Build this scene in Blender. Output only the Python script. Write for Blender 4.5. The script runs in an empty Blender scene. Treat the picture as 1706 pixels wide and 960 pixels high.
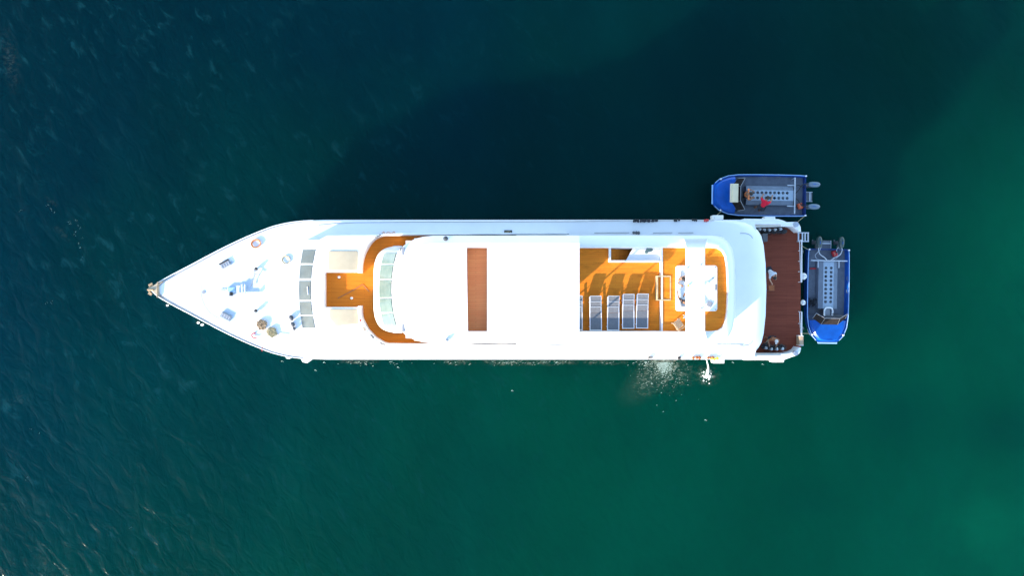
import bpy, bmesh, math, random
from mathutils import Vector, Matrix, Quaternion
random.seed(7)
S = bpy.context.scene
COL = S.collection
R = math.radians

# ------------------------------------------------------------------ camera, light, exposure
HC = 44.0                      # drone height above the water, metres
FPX = 1137.0                   # focal length in pixels of a 1706 px wide frame
cam_d = bpy.data.cameras.new('camera')
cam = bpy.data.objects.new('camera', cam_d); COL.objects.link(cam)
cam.location = (0, 0, HC)
cam_d.sensor_width = 36; cam_d.lens = 36 * FPX / 1706
cam_d.clip_start = 0.5; cam_d.clip_end = 2000
S.camera = cam

AZ, EL = 41.0, 16.5            # light travels towards +x,+y ; sun elevation
W = bpy.data.worlds.new('World'); S.world = W; W.use_nodes = True
nt = W.node_tree
bgn = nt.nodes['Background']
sky = nt.nodes.new('ShaderNodeTexSky'); sky.sky_type = 'NISHITA'; sky.sun_disc = False
sky.sun_elevation = R(EL); sky.sun_rotation = R(180 + 90 - AZ)
sky.air_density = 1.0; sky.dust_density = 0.4; sky.ozone_density = 1.6
nt.links.new(sky.outputs[0], bgn.inputs[0]); bgn.inputs[1].default_value = 0.15
sl = bpy.data.lights.new('sun', 'SUN'); sl.energy = 2.75; sl.angle = R(0.6); sl.color = (1.0, 0.86, 0.70)
so = bpy.data.objects.new('sun', sl); COL.objects.link(so)
d = Vector((math.cos(R(AZ)) * math.cos(R(EL)), math.sin(R(AZ)) * math.cos(R(EL)), -math.sin(R(EL))))
so.rotation_euler = d.to_track_quat('-Z', 'Y').to_euler(); so.location = (-40, -30, 40)
S.view_settings.view_transform = 'Standard'; S.view_settings.look = 'None'
S.view_settings.gamma = 1; S.view_settings.use_curve_mapping = False
S.view_settings.exposure = 2.2

# ------------------------------------------------------------------ measuring: a photo point at a known height -> metres
def P(px, py, z):
    s = (HC - z) / FPX
    return Vector(((px - 853) * s, -(py - 480) * s, z))
def PP(pts, z): return [P(x, y, z) for x, y in pts]

# ------------------------------------------------------------------ materials
def mat(name, col, rough=0.5, metal=0.0, var=0.0, vscale=3.0, bump=0.0, bscale=40.0, spec=0.5, trans=0.0, coat=0.0, col2=None):
    m = bpy.data.materials.new(name); m.use_nodes = True
    n = m.node_tree; b = n.nodes['Principled BSDF']
    b.inputs['Base Color'].default_value = (*col, 1); b.inputs['Roughness'].default_value = rough
    b.inputs['Metallic'].default_value = metal; b.inputs['Specular IOR Level'].default_value = spec
    b.inputs['Transmission Weight'].default_value = trans; b.inputs['Coat Weight'].default_value = coat
    geo = n.nodes.new('ShaderNodeTexCoord')
    if var or col2:
        nz = n.nodes.new('ShaderNodeTexNoise'); nz.inputs['Scale'].default_value = vscale; nz.inputs['Detail'].default_value = 6
        n.links.new(geo.outputs['Object'], nz.inputs['Vector'])
        mx = n.nodes.new('ShaderNodeMix'); mx.data_type = 'RGBA'
        c2 = col2 if col2 else tuple(c * (1 - var) for c in col)
        mx.inputs[6].default_value = (*col, 1); mx.inputs[7].default_value = (*c2, 1)
        rp = n.nodes.new('ShaderNodeMapRange'); rp.inputs[1].default_value = 0.35; rp.inputs[2].default_value = 0.68
        n.links.new(nz.outputs[0], rp.inputs[0]); n.links.new(rp.outputs[0], mx.inputs[0])
        n.links.new(mx.outputs[2], b.inputs['Base Color'])
    if bump:
        nb = n.nodes.new('ShaderNodeTexNoise'); nb.inputs['Scale'].default_value = bscale; nb.inputs['Detail'].default_value = 4
        n.links.new(geo.outputs['Object'], nb.inputs['Vector'])
        bp = n.nodes.new('ShaderNodeBump'); bp.inputs['Strength'].default_value = bump; bp.inputs['Distance'].default_value = 0.02
        n.links.new(nb.outputs[0], bp.inputs['Height']); n.links.new(bp.outputs[0], b.inputs['Normal'])
    return m

def teak(name, c1, c2, stain, pw=0.11):
    """planks running along the ship with dark caulking, board-to-board tone and weather stains"""
    m = bpy.data.materials.new(name); m.use_nodes = True
    n = m.node_tree; L = n.links; b = n.nodes['Principled BSDF']
    tc = n.nodes.new('ShaderNodeTexCoord')
    br = n.nodes.new('ShaderNodeTexBrick')
    br.inputs['Scale'].default_value = 1.0; br.inputs['Brick Width'].default_value = 1.9; br.inputs['Row Height'].default_value = pw
    br.inputs['Mortar Size'].default_value = 0.006; br.inputs['Mortar Smooth'].default_value = 0.3; br.inputs['Bias'].default_value = 0.0
    br.inputs['Color1'].default_value = (*c1, 1); br.inputs['Color2'].default_value = (*c2, 1)
    br.inputs['Mortar'].default_value = (c1[0] * .62, c1[1] * .58, c1[2] * .6, 1)
    L.new(tc.outputs['Object'], br.inputs['Vector'])
    mp = n.nodes.new('ShaderNodeMapping'); mp.inputs['Scale'].default_value = (0.5, 9, 1)
    L.new(tc.outputs['Object'], mp.inputs[0])
    g = n.nodes.new('ShaderNodeTexNoise'); g.inputs['Scale'].default_value = 1.5; g.inputs['Detail'].default_value = 6
    L.new(mp.outputs[0], g.inputs['Vector'])
    ov = n.nodes.new('ShaderNodeMix'); ov.data_type = 'RGBA'; ov.blend_type = 'OVERLAY'; ov.inputs[0].default_value = 0.28
    L.new(br.outputs[0], ov.inputs[6]); L.new(g.outputs[0], ov.inputs[7])
    s = n.nodes.new('ShaderNodeTexNoise'); s.inputs['Scale'].default_value = 1.3; s.inputs['Detail'].default_value = 9; s.inputs['Roughness'].default_value = 0.7
    mp2 = n.nodes.new('ShaderNodeMapping'); mp2.inputs['Scale'].default_value = (0.8, 2.2, 1)
    L.new(tc.outputs['Object'], mp2.inputs[0]); L.new(mp2.outputs[0], s.inputs['Vector'])
    r = n.nodes.new('ShaderNodeMapRange'); r.inputs[1].default_value = 0.54; r.inputs[2].default_value = 0.70; r.inputs[4].default_value = stain
    L.new(s.outputs[0], r.inputs[0])
    mx = n.nodes.new('ShaderNodeMix'); mx.data_type = 'RGBA'; mx.inputs[7].default_value = (c1[0] * .35, c1[1] * .3, c1[2] * .4, 1)
    L.new(r.outputs[0], mx.inputs[0]); L.new(ov.outputs[2], mx.inputs[6]); L.new(mx.outputs[2], b.inputs['Base Color'])
    b.inputs['Roughness'].default_value = 0.55; b.inputs['Specular IOR Level'].default_value = 0.12
    return m

M = {}
M['white'] = mat('white_paint', (0.80, 0.80, 0.79), 0.35, var=0.05, vscale=0.8)
M['white_rough'] = mat('white_nonskid', (0.80, 0.80, 0.79), 0.6, var=0.05, vscale=1.2, bump=0.2, bscale=60)
M['pale_blue'] = mat('pale_blue_deck', (0.52, 0.58, 0.64), 0.6, var=0.08, vscale=1.5)  # pale blue tone of the bow deck oval
M['teak'] = teak('teak_deck', (0.74, 0.235, 0.020), (0.67, 0.20, 0.017), 0.42)
M['teak_front'] = teak('clean_teak_deck', (0.60, 0.175, 0.014), (0.56, 0.155, 0.012), 0.10)
M['teak_shade'] = teak('shade_toned_teak', (0.90, 0.31, 0.11), (0.86, 0.28, 0.10), 0.06)  # same deck teak, recess shade tone put into the colour and brightened
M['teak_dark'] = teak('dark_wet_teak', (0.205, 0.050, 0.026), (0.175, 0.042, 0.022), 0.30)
M['glass'] = mat('tinted_glass', (0.078, 0.100, 0.112), 0.2, spec=0.4, var=0.25, vscale=1.5)
M['glass_green'] = mat('green_glass', (0.10, 0.165, 0.155), 0.2, spec=0.4, col2=(0.14, 0.20, 0.185), vscale=2.5)
M['glass_dark'] = mat('dark_glass', (0.02, 0.028, 0.032), 0.06, spec=0.7)
M['black'] = mat('black_rubber', (0.015, 0.016, 0.018), 0.6, var=0.3, vscale=12)
M['neoprene'] = mat('black_neoprene', (0.018, 0.020, 0.026), 0.8, var=0.4, vscale=9, bump=0.3)
M['grey'] = mat('grey_metal', (0.30, 0.31, 0.33), 0.45, metal=0.2, var=0.2)
M['dgrey'] = mat('dark_grey_paint', (0.10, 0.105, 0.115), 0.6, var=0.25, vscale=4)
M['steel'] = mat('stainless_steel', (0.62, 0.63, 0.64), 0.25, metal=0.9)
M['alu'] = mat('aluminium', (0.52, 0.55, 0.58), 0.4, metal=0.35, var=0.12, vscale=6)
M['smoke'] = mat('smoked_screen', (0.024, 0.020, 0.019), 0.7, spec=0.05, var=0.4, vscale=6)
M['cream_box'] = mat('cream_lid', (0.74, 0.62, 0.40), 0.6, var=0.1, vscale=3)
M['cream'] = mat('cream_vinyl', (0.44, 0.375, 0.26), 0.6, var=0.06, vscale=3, bump=0.2, bscale=8)
M['sling'] = mat('grey_sling_fabric', (0.14, 0.148, 0.162), 0.8, var=0.2, vscale=14, bump=0.3, bscale=90)
M['rope'] = mat('tan_rope', (0.42, 0.30, 0.18), 0.85, var=0.5, vscale=20, bump=0.5)
M['rope_cream'] = mat('cream_rope', (0.44, 0.37, 0.21), 0.85, var=0.3, vscale=20, bump=0.5)
M['rope_orange'] = mat('orange_hose', (0.62, 0.22, 0.08), 0.6, var=0.2, vscale=10)
M['red'] = mat('red_plastic', (0.55, 0.03, 0.03), 0.4, var=0.15, vscale=6)
M['orange'] = mat('orange_plastic', (0.85, 0.13, 0.04), 0.4, var=0.15, vscale=6)
M['yellow'] = mat('yellow_plastic', (0.80, 0.62, 0.04), 0.4)
M['blue'] = mat('blue_gelcoat', (0.002, 0.085, 0.40), 0.4, var=0.28, vscale=2.0, coat=0.05, spec=0.3)
M['blue_dark'] = mat('navy_hull_paint', (0.004, 0.040, 0.20), 0.4, var=0.25, vscale=3.0, coat=0.2)
M['tfloor'] = mat('grey_checkered_floor', (0.15, 0.17, 0.195), 0.55, col2=(0.105, 0.12, 0.145), vscale=3, bump=0.3, bscale=60)
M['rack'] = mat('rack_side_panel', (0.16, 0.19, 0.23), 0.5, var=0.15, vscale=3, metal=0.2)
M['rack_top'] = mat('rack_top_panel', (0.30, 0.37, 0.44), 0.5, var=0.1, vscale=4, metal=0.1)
M['cowl'] = mat('grey_blue_cowling', (0.11, 0.165, 0.225), 0.4, coat=0.1, var=0.15)
M['cowl_dark'] = mat('dark_green_cowling', (0.02, 0.045, 0.045), 0.35, coat=0.3)
M['lblue'] = mat('light_blue_rail', (0.30, 0.48, 0.70), 0.4)
M['wood'] = mat('pale_wood', (0.52, 0.42, 0.24), 0.6, var=0.25, vscale=5)
M['wicker'] = mat('tan_wicker', (0.50, 0.35, 0.22), 0.8, var=0.4, vscale=25, bump=0.6)
M['skin'] = mat('skin', (0.50, 0.27, 0.17), 0.5, var=0.08)
M['skin_tan'] = mat('tanned_skin', (0.30, 0.14, 0.075), 0.5, var=0.08)
M['hair'] = mat('dark_hair', (0.02, 0.014, 0.010), 0.6, bump=0.4)
M['c_red'] = mat('red_shirt', (0.78, 0.006, 0.035), 0.85, var=0.3, vscale=6, bump=0.6, bscale=12)
M['c_orange'] = mat('orange_shirt', (0.90, 0.26, 0.08), 0.85, var=0.3, vscale=6, bump=0.6, bscale=12)
M['c_brown'] = mat('rust_brown_shirt', (0.36, 0.11, 0.035), 0.85, var=0.3, vscale=6, bump=0.6, bscale=12)
M['c_white'] = mat('white_shirt', (0.62, 0.64, 0.66), 0.85, var=0.2, vscale=6, bump=0.6, bscale=12)
M['c_dark'] = mat('dark_shorts', (0.02, 0.022, 0.03), 0.85, var=0.3, vscale=8)
M['c_cap'] = mat('pale_cap', (0.66, 0.60, 0.56), 0.8)
M['water_stream'] = mat('falling_water', (0.85, 0.88, 0.86), 0.4, trans=0.2, bump=0.5, bscale=12)
M['foam'] = mat('sea_foam', (0.24, 0.33, 0.30), 0.8, var=0.2, vscale=5)
M['tubwater'] = mat('tub_water', (0.66, 0.76, 0.78), 0.08, spec=0.6, coat=0.2, bump=0.15, bscale=8)

# ------------------------------------------------------------------ object helpers
def link(name, me, m, parent=None, smooth=False, bevel=0.0):
    o = bpy.data.objects.new(name, me); COL.objects.link(o)
    me.materials.clear()
    for x in (m if isinstance(m, (list, tuple)) else [m]): me.materials.append(M[x] if isinstance(x, str) else x)
    if smooth:
        me.shade_smooth() if hasattr(me, 'shade_smooth') else None
        try: me.set_sharp_from_angle(angle=R(38))
        except Exception: pass
    if bevel:
        b = o.modifiers.new('bevel', 'BEVEL'); b.width = bevel; b.segments = 2; b.limit_method = 'ANGLE'
    if parent: o.parent = parent
    return o
def tag(o, label=None, cat=None, group=None, kind=None):
    if label: o['label'] = label
    if cat: o['category'] = cat
    if group: o['group'] = group
    if kind: o['kind'] = kind
    return o
def thing(name, label, cat, loc=(0, 0, 0), rz=0.0, group=None):
    o = bpy.data.objects.new(name, None); COL.objects.link(o)
    o.empty_display_size = 0.2
    o.location = loc; o.rotation_euler = (0, 0, rz)
    return tag(o, label, cat, group)
def kids(o): return [c for c in bpy.data.objects if c.parent == o]
def copy_tree(o, parent=None, label=None, loc=None, rz=None):
    c = o.copy(); COL.objects.link(c); c.parent = parent
    if label: c['label'] = label
    if loc is not None: c.location = loc
    if rz is not None: c.rotation_euler = (0, 0, rz)
    for k in kids(o): copy_tree(k, c)
    return c

class MB:
    def __init__(s): s.bm = bmesh.new()
    def box(s, c, size, rz=0.0, rx=0.0, ry=0.0):
        m = Matrix.Translation(Vector(c)) @ Matrix.Rotation(rz, 4, 'Z') @ Matrix.Rotation(ry, 4, 'Y') @ Matrix.Rotation(rx, 4, 'X') @ Matrix.Diagonal((*size, 1))
        bmesh.ops.create_cube(s.bm, size=1, matrix=m); return s
    def b2(s, x0, x1, y0, y1, z0, z1):
        return s.box(((x0 + x1) / 2, (y0 + y1) / 2, (z0 + z1) / 2), (abs(x1 - x0), abs(y1 - y0), abs(z1 - z0)))
    def pbox(s, px0, px1, py0, py1, z0, z1):       # footprint measured at its top height
        a = P(px0, py0, z1); b = P(px1, py1, z1)
        return s.b2(a.x, b.x, b.y, a.y, z0, z1)
    def cyl(s, c, r, h, seg=20, r2=None, axis=None):
        m = Matrix.Translation(Vector(c))
        if axis is not None: m = m @ Vector(axis).to_track_quat('Z', 'Y').to_matrix().to_4x4()
        bmesh.ops.create_cone(s.bm, cap_ends=True, segments=seg, radius1=r, radius2=r if r2 is None else r2, depth=h, matrix=m); return s
    def ball(s, c, r, sc=(1, 1, 1), seg=14, rz=0.0):
        m = Matrix.Translation(Vector(c)) @ Matrix.Rotation(rz, 4, 'Z') @ Matrix.Diagonal((*sc, 1))
        bmesh.ops.create_uvsphere(s.bm, u_segments=seg, v_segments=max(6, seg // 2), radius=r, matrix=m); return s
    def tube(s, pts, r, seg=8, closed=False, r2=None):
        pts = [Vector(p) for p in pts]; n = len(pts); rings = []
        up = None
        for i, p in enumerate(pts):
            if closed: t = pts[(i + 1) % n] - pts[i - 1]
            else: t = pts[min(i + 1, n - 1)] - pts[max(i - 1, 0)]
            t.normalize()
            if up is None: up = Vector((0, 0, 1)) if abs(t.z) < .9 else Vector((1, 0, 0))
            a = t.cross(up).normalized() if t.cross(up).length > 1e-4 else t.orthogonal().normalized()
            b = a.cross(t).normalized(); up = b
            rr = r if r2 is None else r + (r2 - r) * i / (n - 1)
            rings.append([s.bm.verts.new(p + (a * math.cos(k * 2 * math.pi / seg) + b * math.sin(k * 2 * math.pi / seg)) * rr) for k in range(seg)])
        for i in range(n if closed else n - 1):
            A, B = rings[i], rings[(i + 1) % n]
            for k in range(seg): s.bm.faces.new((A[k], A[(k + 1) % seg], B[(k + 1) % seg], B[k]))
        if not closed:
            s.bm.faces.new(rings[0][::-1]); s.bm.faces.new(rings[-1])
        return s
    def loft(s, rings, closed=True, cap0=True, cap1=True):
        V = [[s.bm.verts.new(Vector(p)) for p in r] for r in rings]
        n = len(V[0])
        for A, B in zip(V[:-1], V[1:]):
            for k in range(n if closed else n - 1):
                s.bm.faces.new((A[k], A[(k + 1) % n], B[(k + 1) % n], B[k]))
        if cap0 and closed: s.bm.faces.new(V[0][::-1])
        if cap1 and closed: s.bm.faces.new(V[-1])
        return s
    def quad(s, pts): s.bm.faces.new([s.bm.verts.new(Vector(p)) for p in pts]); return s
    def mesh(s, name, fix=True):
        if fix: bmesh.ops.recalc_face_normals(s.bm, faces=s.bm.faces)
        me = bpy.data.meshes.new(name); s.bm.to_mesh(me); s.bm.free(); return me
    def build(s, name, m, parent=None, smooth=False, bevel=0.0):
        return link(name, s.mesh(name), m, parent, smooth, bevel)

def slab_mesh(name, loops, z0, z1, bevel=0.0):
    """solid plate from 2-D loops (first outer, others holes)"""
    cu = bpy.data.curves.new(name, 'CURVE'); cu.dimensions = '2D'; cu.fill_mode = 'BOTH'
    for lp in loops:
        sp = cu.splines.new('POLY'); sp.points.add(len(lp) - 1)
        for i, p in enumerate(lp): sp.points[i].co = (p[0], p[1], 0, 1)
        sp.use_cyclic_u = True
    h = (z1 - z0) / 2; cu.extrude = h - bevel; cu.bevel_depth = bevel; cu.bevel_resolution = 2; cu.offset = -bevel
    tmp = bpy.data.objects.new(name, cu); COL.objects.link(tmp)
    bpy.context.view_layer.update()
    me = bpy.data.meshes.new_from_object(tmp.evaluated_get(bpy.context.evaluated_depsgraph_get()))
    bpy.data.objects.remove(tmp); bpy.data.curves.remove(cu)
    me.transform(Matrix.Translation((0, 0, (z0 + z1) / 2)))
    bm = bmesh.new(); bm.from_mesh(me); bmesh.ops.remove_doubles(bm, verts=bm.verts, dist=0.0005)
    bmesh.ops.recalc_face_normals(bm, faces=bm.faces); bm.to_mesh(me); bm.free()
    return me
def slab(name, loops, z0, z1, m, parent=None, bevel=0.0, px=True):
    if px: loops = [[tuple(p[:2]) for p in PP(lp, z1)] for lp in loops]
    return link(name, slab_mesh(name, loops, z0, z1, bevel), m, parent, smooth=bevel > 0)

def rounded(pts, r, seg=6):
    """round the corners of a polygon; r a number or a list per corner"""
    out = []; n = len(pts)
    for i in range(n):
        p = Vector(pts[i][:2]); a = Vector(pts[i - 1][:2]) - p; b = Vector(pts[(i + 1) % n][:2]) - p
        rr = r[i] if isinstance(r, (list, tuple)) else r
        if rr <= 0: out.append(tuple(p)); continue
        rr = min(rr, a.length * .49, b.length * .49)
        A = p + a.normalized() * rr; B = p + b.normalized() * rr
        for k in range(seg + 1):
            t = k / seg; out.append(tuple(A * (1 - t) ** 2 + p * 2 * t * (1 - t) + B * t * t))
    return out
def spline(pts, k=6):
    """Catmull-Rom through points"""
    pts = [Vector(p) for p in pts]; out = []
    for i in range(len(pts) - 1):
        p0 = pts[max(i - 1, 0)]; p1 = pts[i]; p2 = pts[i + 1]; p3 = pts[min(i + 2, len(pts) - 1)]
        for j in range(k):
            t = j / k
            out.append(0.5 * ((2 * p1) + (p2 - p0) * t + (2 * p0 - 5 * p1 + 4 * p2 - p3) * t * t + (3 * p1 - p0 - 3 * p2 + p3) * t ** 3))
    out.append(pts[-1]); return out
def mir(pts, c=482.5): return [(x, 2 * c - y) for x, y in reversed(pts)]

# ------------------------------------------------------------------ the sea
def water():
    bm = bmesh.new()
    bmesh.ops.create_cube(bm, size=1, matrix=Matrix.Translation((0, 0, -30)) @ Matrix.Diagonal((900, 900, 60, 1)))
    me = bpy.data.meshes.new('sea'); bm.to_mesh(me); bm.free()
    m = bpy.data.materials.new('sea_water'); m.use_nodes = True
    n = m.node_tree; L = n.links; b = n.nodes['Principled BSDF']
    N = n.nodes.new
    tc = N('ShaderNodeTexCoord')
    pos = tc.outputs['Object']
    sep = N('ShaderNodeSeparateXYZ'); L.new(pos, sep.inputs[0])
    def math_(op, a, c=None, clamp=False):
        q = N('ShaderNodeMath'); q.operation = op; q.use_clamp = clamp
        for i, v in enumerate((a, c)):
            if v is None: continue
            if isinstance(v, (int, float)): q.inputs[i].default_value = v
            else: L.new(v, q.inputs[i])
        return q.outputs[0]
    def noise(vec, scale, detail=4, rough=.5, dist=0.0):
        q = N('ShaderNodeTexNoise'); q.inputs['Scale'].default_value = scale; q.inputs['Detail'].default_value = detail
        q.inputs['Roughness'].default_value = rough; q.inputs['Distortion'].default_value = dist
        L.new(vec, q.inputs['Vector']); return q.outputs[0]
    def mapr(v, a, bb, c=0.0, dd=1.0):
        q = N('ShaderNodeMapRange'); q.interpolation_type = 'SMOOTHSTEP'
        q.inputs[1].default_value = a; q.inputs[2].default_value = bb; q.inputs[3].default_value = c; q.inputs[4].default_value = dd
        L.new(v, q.inputs[0]); return q.outputs[0]
    def mapping(rot, sc):
        q = N('ShaderNodeMapping'); q.inputs['Rotation'].default_value = (0, 0, R(rot)); q.inputs['Scale'].default_value = sc
        L.new(pos, q.inputs[0]); return q.outputs[0]
    # colour of the water body: bluer offshore (left), shadow blue painted in towards the top, greener over the sand bank (right, south-east)
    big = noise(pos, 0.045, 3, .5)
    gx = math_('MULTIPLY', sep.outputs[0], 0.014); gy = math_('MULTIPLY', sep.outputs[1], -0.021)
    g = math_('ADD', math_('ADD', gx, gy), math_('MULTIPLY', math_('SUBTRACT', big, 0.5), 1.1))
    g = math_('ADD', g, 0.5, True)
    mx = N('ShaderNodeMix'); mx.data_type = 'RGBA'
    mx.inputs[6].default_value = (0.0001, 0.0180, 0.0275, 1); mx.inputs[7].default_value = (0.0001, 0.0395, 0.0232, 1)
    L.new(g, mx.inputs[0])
    # turbidity patches; shade painted in towards the top to blend the ship's shadow
    upper_shade = mapr(sep.outputs[1], -9, 17, 1.0, 0.70)
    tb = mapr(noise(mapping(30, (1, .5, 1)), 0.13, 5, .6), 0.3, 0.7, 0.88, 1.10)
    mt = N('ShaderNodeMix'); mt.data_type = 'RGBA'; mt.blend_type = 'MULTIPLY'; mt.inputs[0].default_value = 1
    L.new(mx.outputs[2], mt.inputs[6]); L.new(math_('MULTIPLY', tb, upper_shade), mt.inputs[7])
    # aerated water beside the discharge outlets and a few wisps of old foam
    def blob(px, py, rx, ry, rot=0):
        c = P(px, py, 0)
        q = N('ShaderNodeMapping'); q.vector_type = 'TEXTURE'; q.inputs['Location'].default_value = (c.x, c.y, 0)
        q.inputs['Rotation'].default_value = (0, 0, R(rot)); q.inputs['Scale'].default_value = (rx, ry, 1); L.new(pos, q.inputs[0])
        ln = N('ShaderNodeVectorMath'); ln.operation = 'LENGTH'; 
        s2 = N('ShaderNodeSeparateXYZ'); L.new(q.outputs[0], s2.inputs[0]); cb = N('ShaderNodeCombineXYZ')
        L.new(s2.outputs[0], cb.inputs[0]); L.new(s2.outputs[1], cb.inputs[1]); L.new(cb.outputs[0], ln.inputs[0])
        return mapr(ln.outputs['Value'], 1.0, 0.0)
    fine = noise(mapping(20, (1, 1.6, 1)), 3.2, 7, .65, 1.0)
    cell = mapr(fine, 0.44, 0.70)
    soft = mapr(fine, 0.25, 0.75, .45, 1)
    # sand bank showing through at the right, two darker weed patches, pale streaks painting in sky reflection on the ripples
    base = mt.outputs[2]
    def over(base_, fac, col):
        q = N('ShaderNodeMix'); q.data_type = 'RGBA'; q.inputs[7].default_value = (*col, 1)
        L.new(fac, q.inputs[0]); L.new(base_, q.inputs[6]); return q.outputs[2]
    cloud = mapr(noise(pos, .16, 5, .6), .3, .7, .35, 1)
    for (px, py, rx, ry, rot, amt) in ((1660, 880, 14, 7, 20, .55), (1740, 440, 9, 12, 0, .40), (1560, 620, 7, 4, 30, .2)):
        base = over(base, math_('MULTIPLY', math_('MULTIPLY', blob(px, py, rx, ry, rot), cloud), amt), (0.0006, 0.082, 0.042))
    for (px, py, rx, ry, rot, amt) in ((1495, 690, 4, 3, 20, .35), (1690, 715, 5, 2.5, 0, .35), (860, 780, 4, 3, 0, .25), (1340, 830, 4, 2, 0, .2)):
        base = over(base, math_('MULTIPLY', blob(px, py, rx, ry, rot), amt), (0.0001, 0.018, 0.018))
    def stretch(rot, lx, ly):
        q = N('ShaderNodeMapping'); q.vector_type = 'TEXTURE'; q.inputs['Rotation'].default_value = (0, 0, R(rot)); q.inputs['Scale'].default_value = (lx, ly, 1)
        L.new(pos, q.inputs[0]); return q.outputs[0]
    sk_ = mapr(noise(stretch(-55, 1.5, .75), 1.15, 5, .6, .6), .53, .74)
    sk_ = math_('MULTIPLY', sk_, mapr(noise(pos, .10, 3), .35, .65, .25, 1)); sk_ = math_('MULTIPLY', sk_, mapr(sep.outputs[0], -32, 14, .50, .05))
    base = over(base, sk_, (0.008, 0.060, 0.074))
    foam = None
    for (px, py, rx, ry, rot, amt, hard) in ((1106, 606, .9, 1.2, 0, .45, 0), (1106, 608, 1.5, 1.9, 0, 1.0, 1), (1092, 625, 2.4, 1.2, 40, .5, 1), (1085, 628, 3.2, 1.4, 40, .06, 0), (1105, 622, 2.6, 1.6, 0, .35, 1), (1077, 606, .8, .5, 0, .5, 1),
                                       (1178, 626, 1.0, .8, 0, .6, 1), (850, 604, 2.6, .30, 0, .55, 1), (925, 604, 2.0, .28, 0, .5, 1), (598, 603, 1.5, .2, 0, .4, 1), (760, 604, 1.5, .25, 0, .35, 1), (1000, 604, 2.5, .25, 0, .3, 1),
                                       (17, 100, .8, 2.8, 10, .07, 1), (30, 665, 1.1, .8, 0, .05, 1), (75, 945, 1.6, .7, -55, .06, 1), (85, 336, .6, .25, -40, .09, 1), (103, 388, 1.0, .3, -48, .05, 1), (315, 945, 1, .4, -40, .04, 1)):
        f = math_('MULTIPLY', math_('MULTIPLY', blob(px, py, rx, ry, rot), cell if hard else soft), amt * 1.1)
        foam = f if foam is None else math_('MAXIMUM', foam, f)
    foam = math_('MULTIPLY', foam, 1.0, True)
    mf = N('ShaderNodeMix'); mf.data_type = 'RGBA'; mf.inputs[7].default_value = (0.27, 0.33, 0.27, 1)
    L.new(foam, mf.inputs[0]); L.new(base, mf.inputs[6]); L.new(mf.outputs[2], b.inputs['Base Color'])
    b.inputs['Subsurface Weight'].default_value = 0.92
    b.inputs['Subsurface Radius'].default_value = (8.0, 40.0, 50.0); b.inputs['Subsurface Scale'].default_value = 1.0
    L.new(mapr(foam, 0.0, 0.5, 1.0, 0.02), b.inputs['Subsurface Scale'])
    b.inputs['IOR'].default_value = 1.33; b.inputs['Roughness'].default_value = 0.16; b.inputs['Specular IOR Level'].default_value = 0.055
    # wind ripples, crests lying NW-SE, stronger on the open left side
    calm = mapr(sep.outputs[0], -30, 20, 1.0, 0.28)
    def stretch(rot, lx, ly):
        q = N('ShaderNodeMapping'); q.vector_type = 'TEXTURE'; q.inputs['Rotation'].default_value = (0, 0, R(rot)); q.inputs['Scale'].default_value = (lx, ly, 1)
        L.new(pos, q.inputs[0]); return q.outputs[0]
    w1 = noise(stretch(-55, 1.6, 0.85), 1.0, 4, .5, .5)
    w2 = noise(stretch(-35, 1.3, 0.8), 3.2, 4, .6, .5)
    w3 = noise(stretch(-60, 1.8, 1.0), 0.25, 3, .5)
    hsum = math_('ADD', math_('ADD', math_('MULTIPLY', w1, 0.50), math_('MULTIPLY', w2, 0.05)), math_('MULTIPLY', w3, 0.9))
    bp = N('ShaderNodeBump'); bp.inputs['Distance'].default_value = 1.0; L.new(math_('MULTIPLY', calm, 0.37), bp.inputs['Strength'])
    L.new(hsum, bp.inputs['Height']); L.new(bp.outputs[0], b.inputs['Normal'])
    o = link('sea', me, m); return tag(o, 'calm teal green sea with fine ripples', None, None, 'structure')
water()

# ------------------------------------------------------------------ the yacht
Y = thing('motor_yacht', 'long white liveaboard motor yacht with pointed bow and orange teak decks', 'yacht')
CY = -(482.8 - 480)                      # centre line offset in photo pixels
tbl = [(250, 1.5), (262, 12.5), (286, 26.5), (314, 41), (342, 56), (370, 70.5), (399, 84.4), (427, 96.5), (455, 107), (483, 113.3), (511, 116.2), (540, 117.2)]
def half(px):
    for (a, ha), (b, hb) in zip(tbl[:-1], tbl[1:]):
        if px <= b: return ha + (hb - ha) * max(0, (px - a)) / (b - a)
    return 117.2
s43 = (HC - 4.3) / FPX
def hull_ring(z, aft_x, inset=0.0, aft_round=1.2, aft_w=None):
    """closed ring of the hull at height z"""
    top = []
    for px, h in spline([(a, b, 0) for a, b in tbl], 3) if False else [(v.x, v.y) for v in spline([(a, b, 0) for a, b in tbl], 3)]:
        u = (px - 250) / (540 - 250)
        X = (px - 853) * s43 + (1 - u) ** 2 * (4.3 - z) * 0.62
        k = 1 - 0.085 * (4.3 - z) * (1 - u) if z > -.1 else 0.86 - 0.3 * (1 - u)
        Hh = max(0.03, h * s43 * k - inset)
        top.append((X + inset * 1.6 * (1 - u), Hh))
    w = 117.2 * s43 - inset; wa = (aft_w or w) - inset * 0
    top += [(0, w), (aft_x - 6, w + (wa - w) * .6), (aft_x - aft_round - .4, wa), (aft_x - aft_round, wa), (aft_x - aft_round * .3, wa - aft_round * .22), (aft_x - .05, wa - aft_round * .75), (aft_x, wa - aft_round * 1.1)]
    yc = CY * s43
    return [Vector((x, y + yc, z)) for x, y in top] + [Vector((x, -y + yc, z)) for x, y in reversed(top)]
AFT = P(1335, 0, 2.0).x
mb = MB()
mb.loft([hull_ring(-1.4, AFT - .6, .8), hull_ring(0, AFT, .05), hull_ring(0.7, AFT), hull_ring(1.42, AFT)])
A2 = P(1262, 0, 4.3).x
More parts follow.
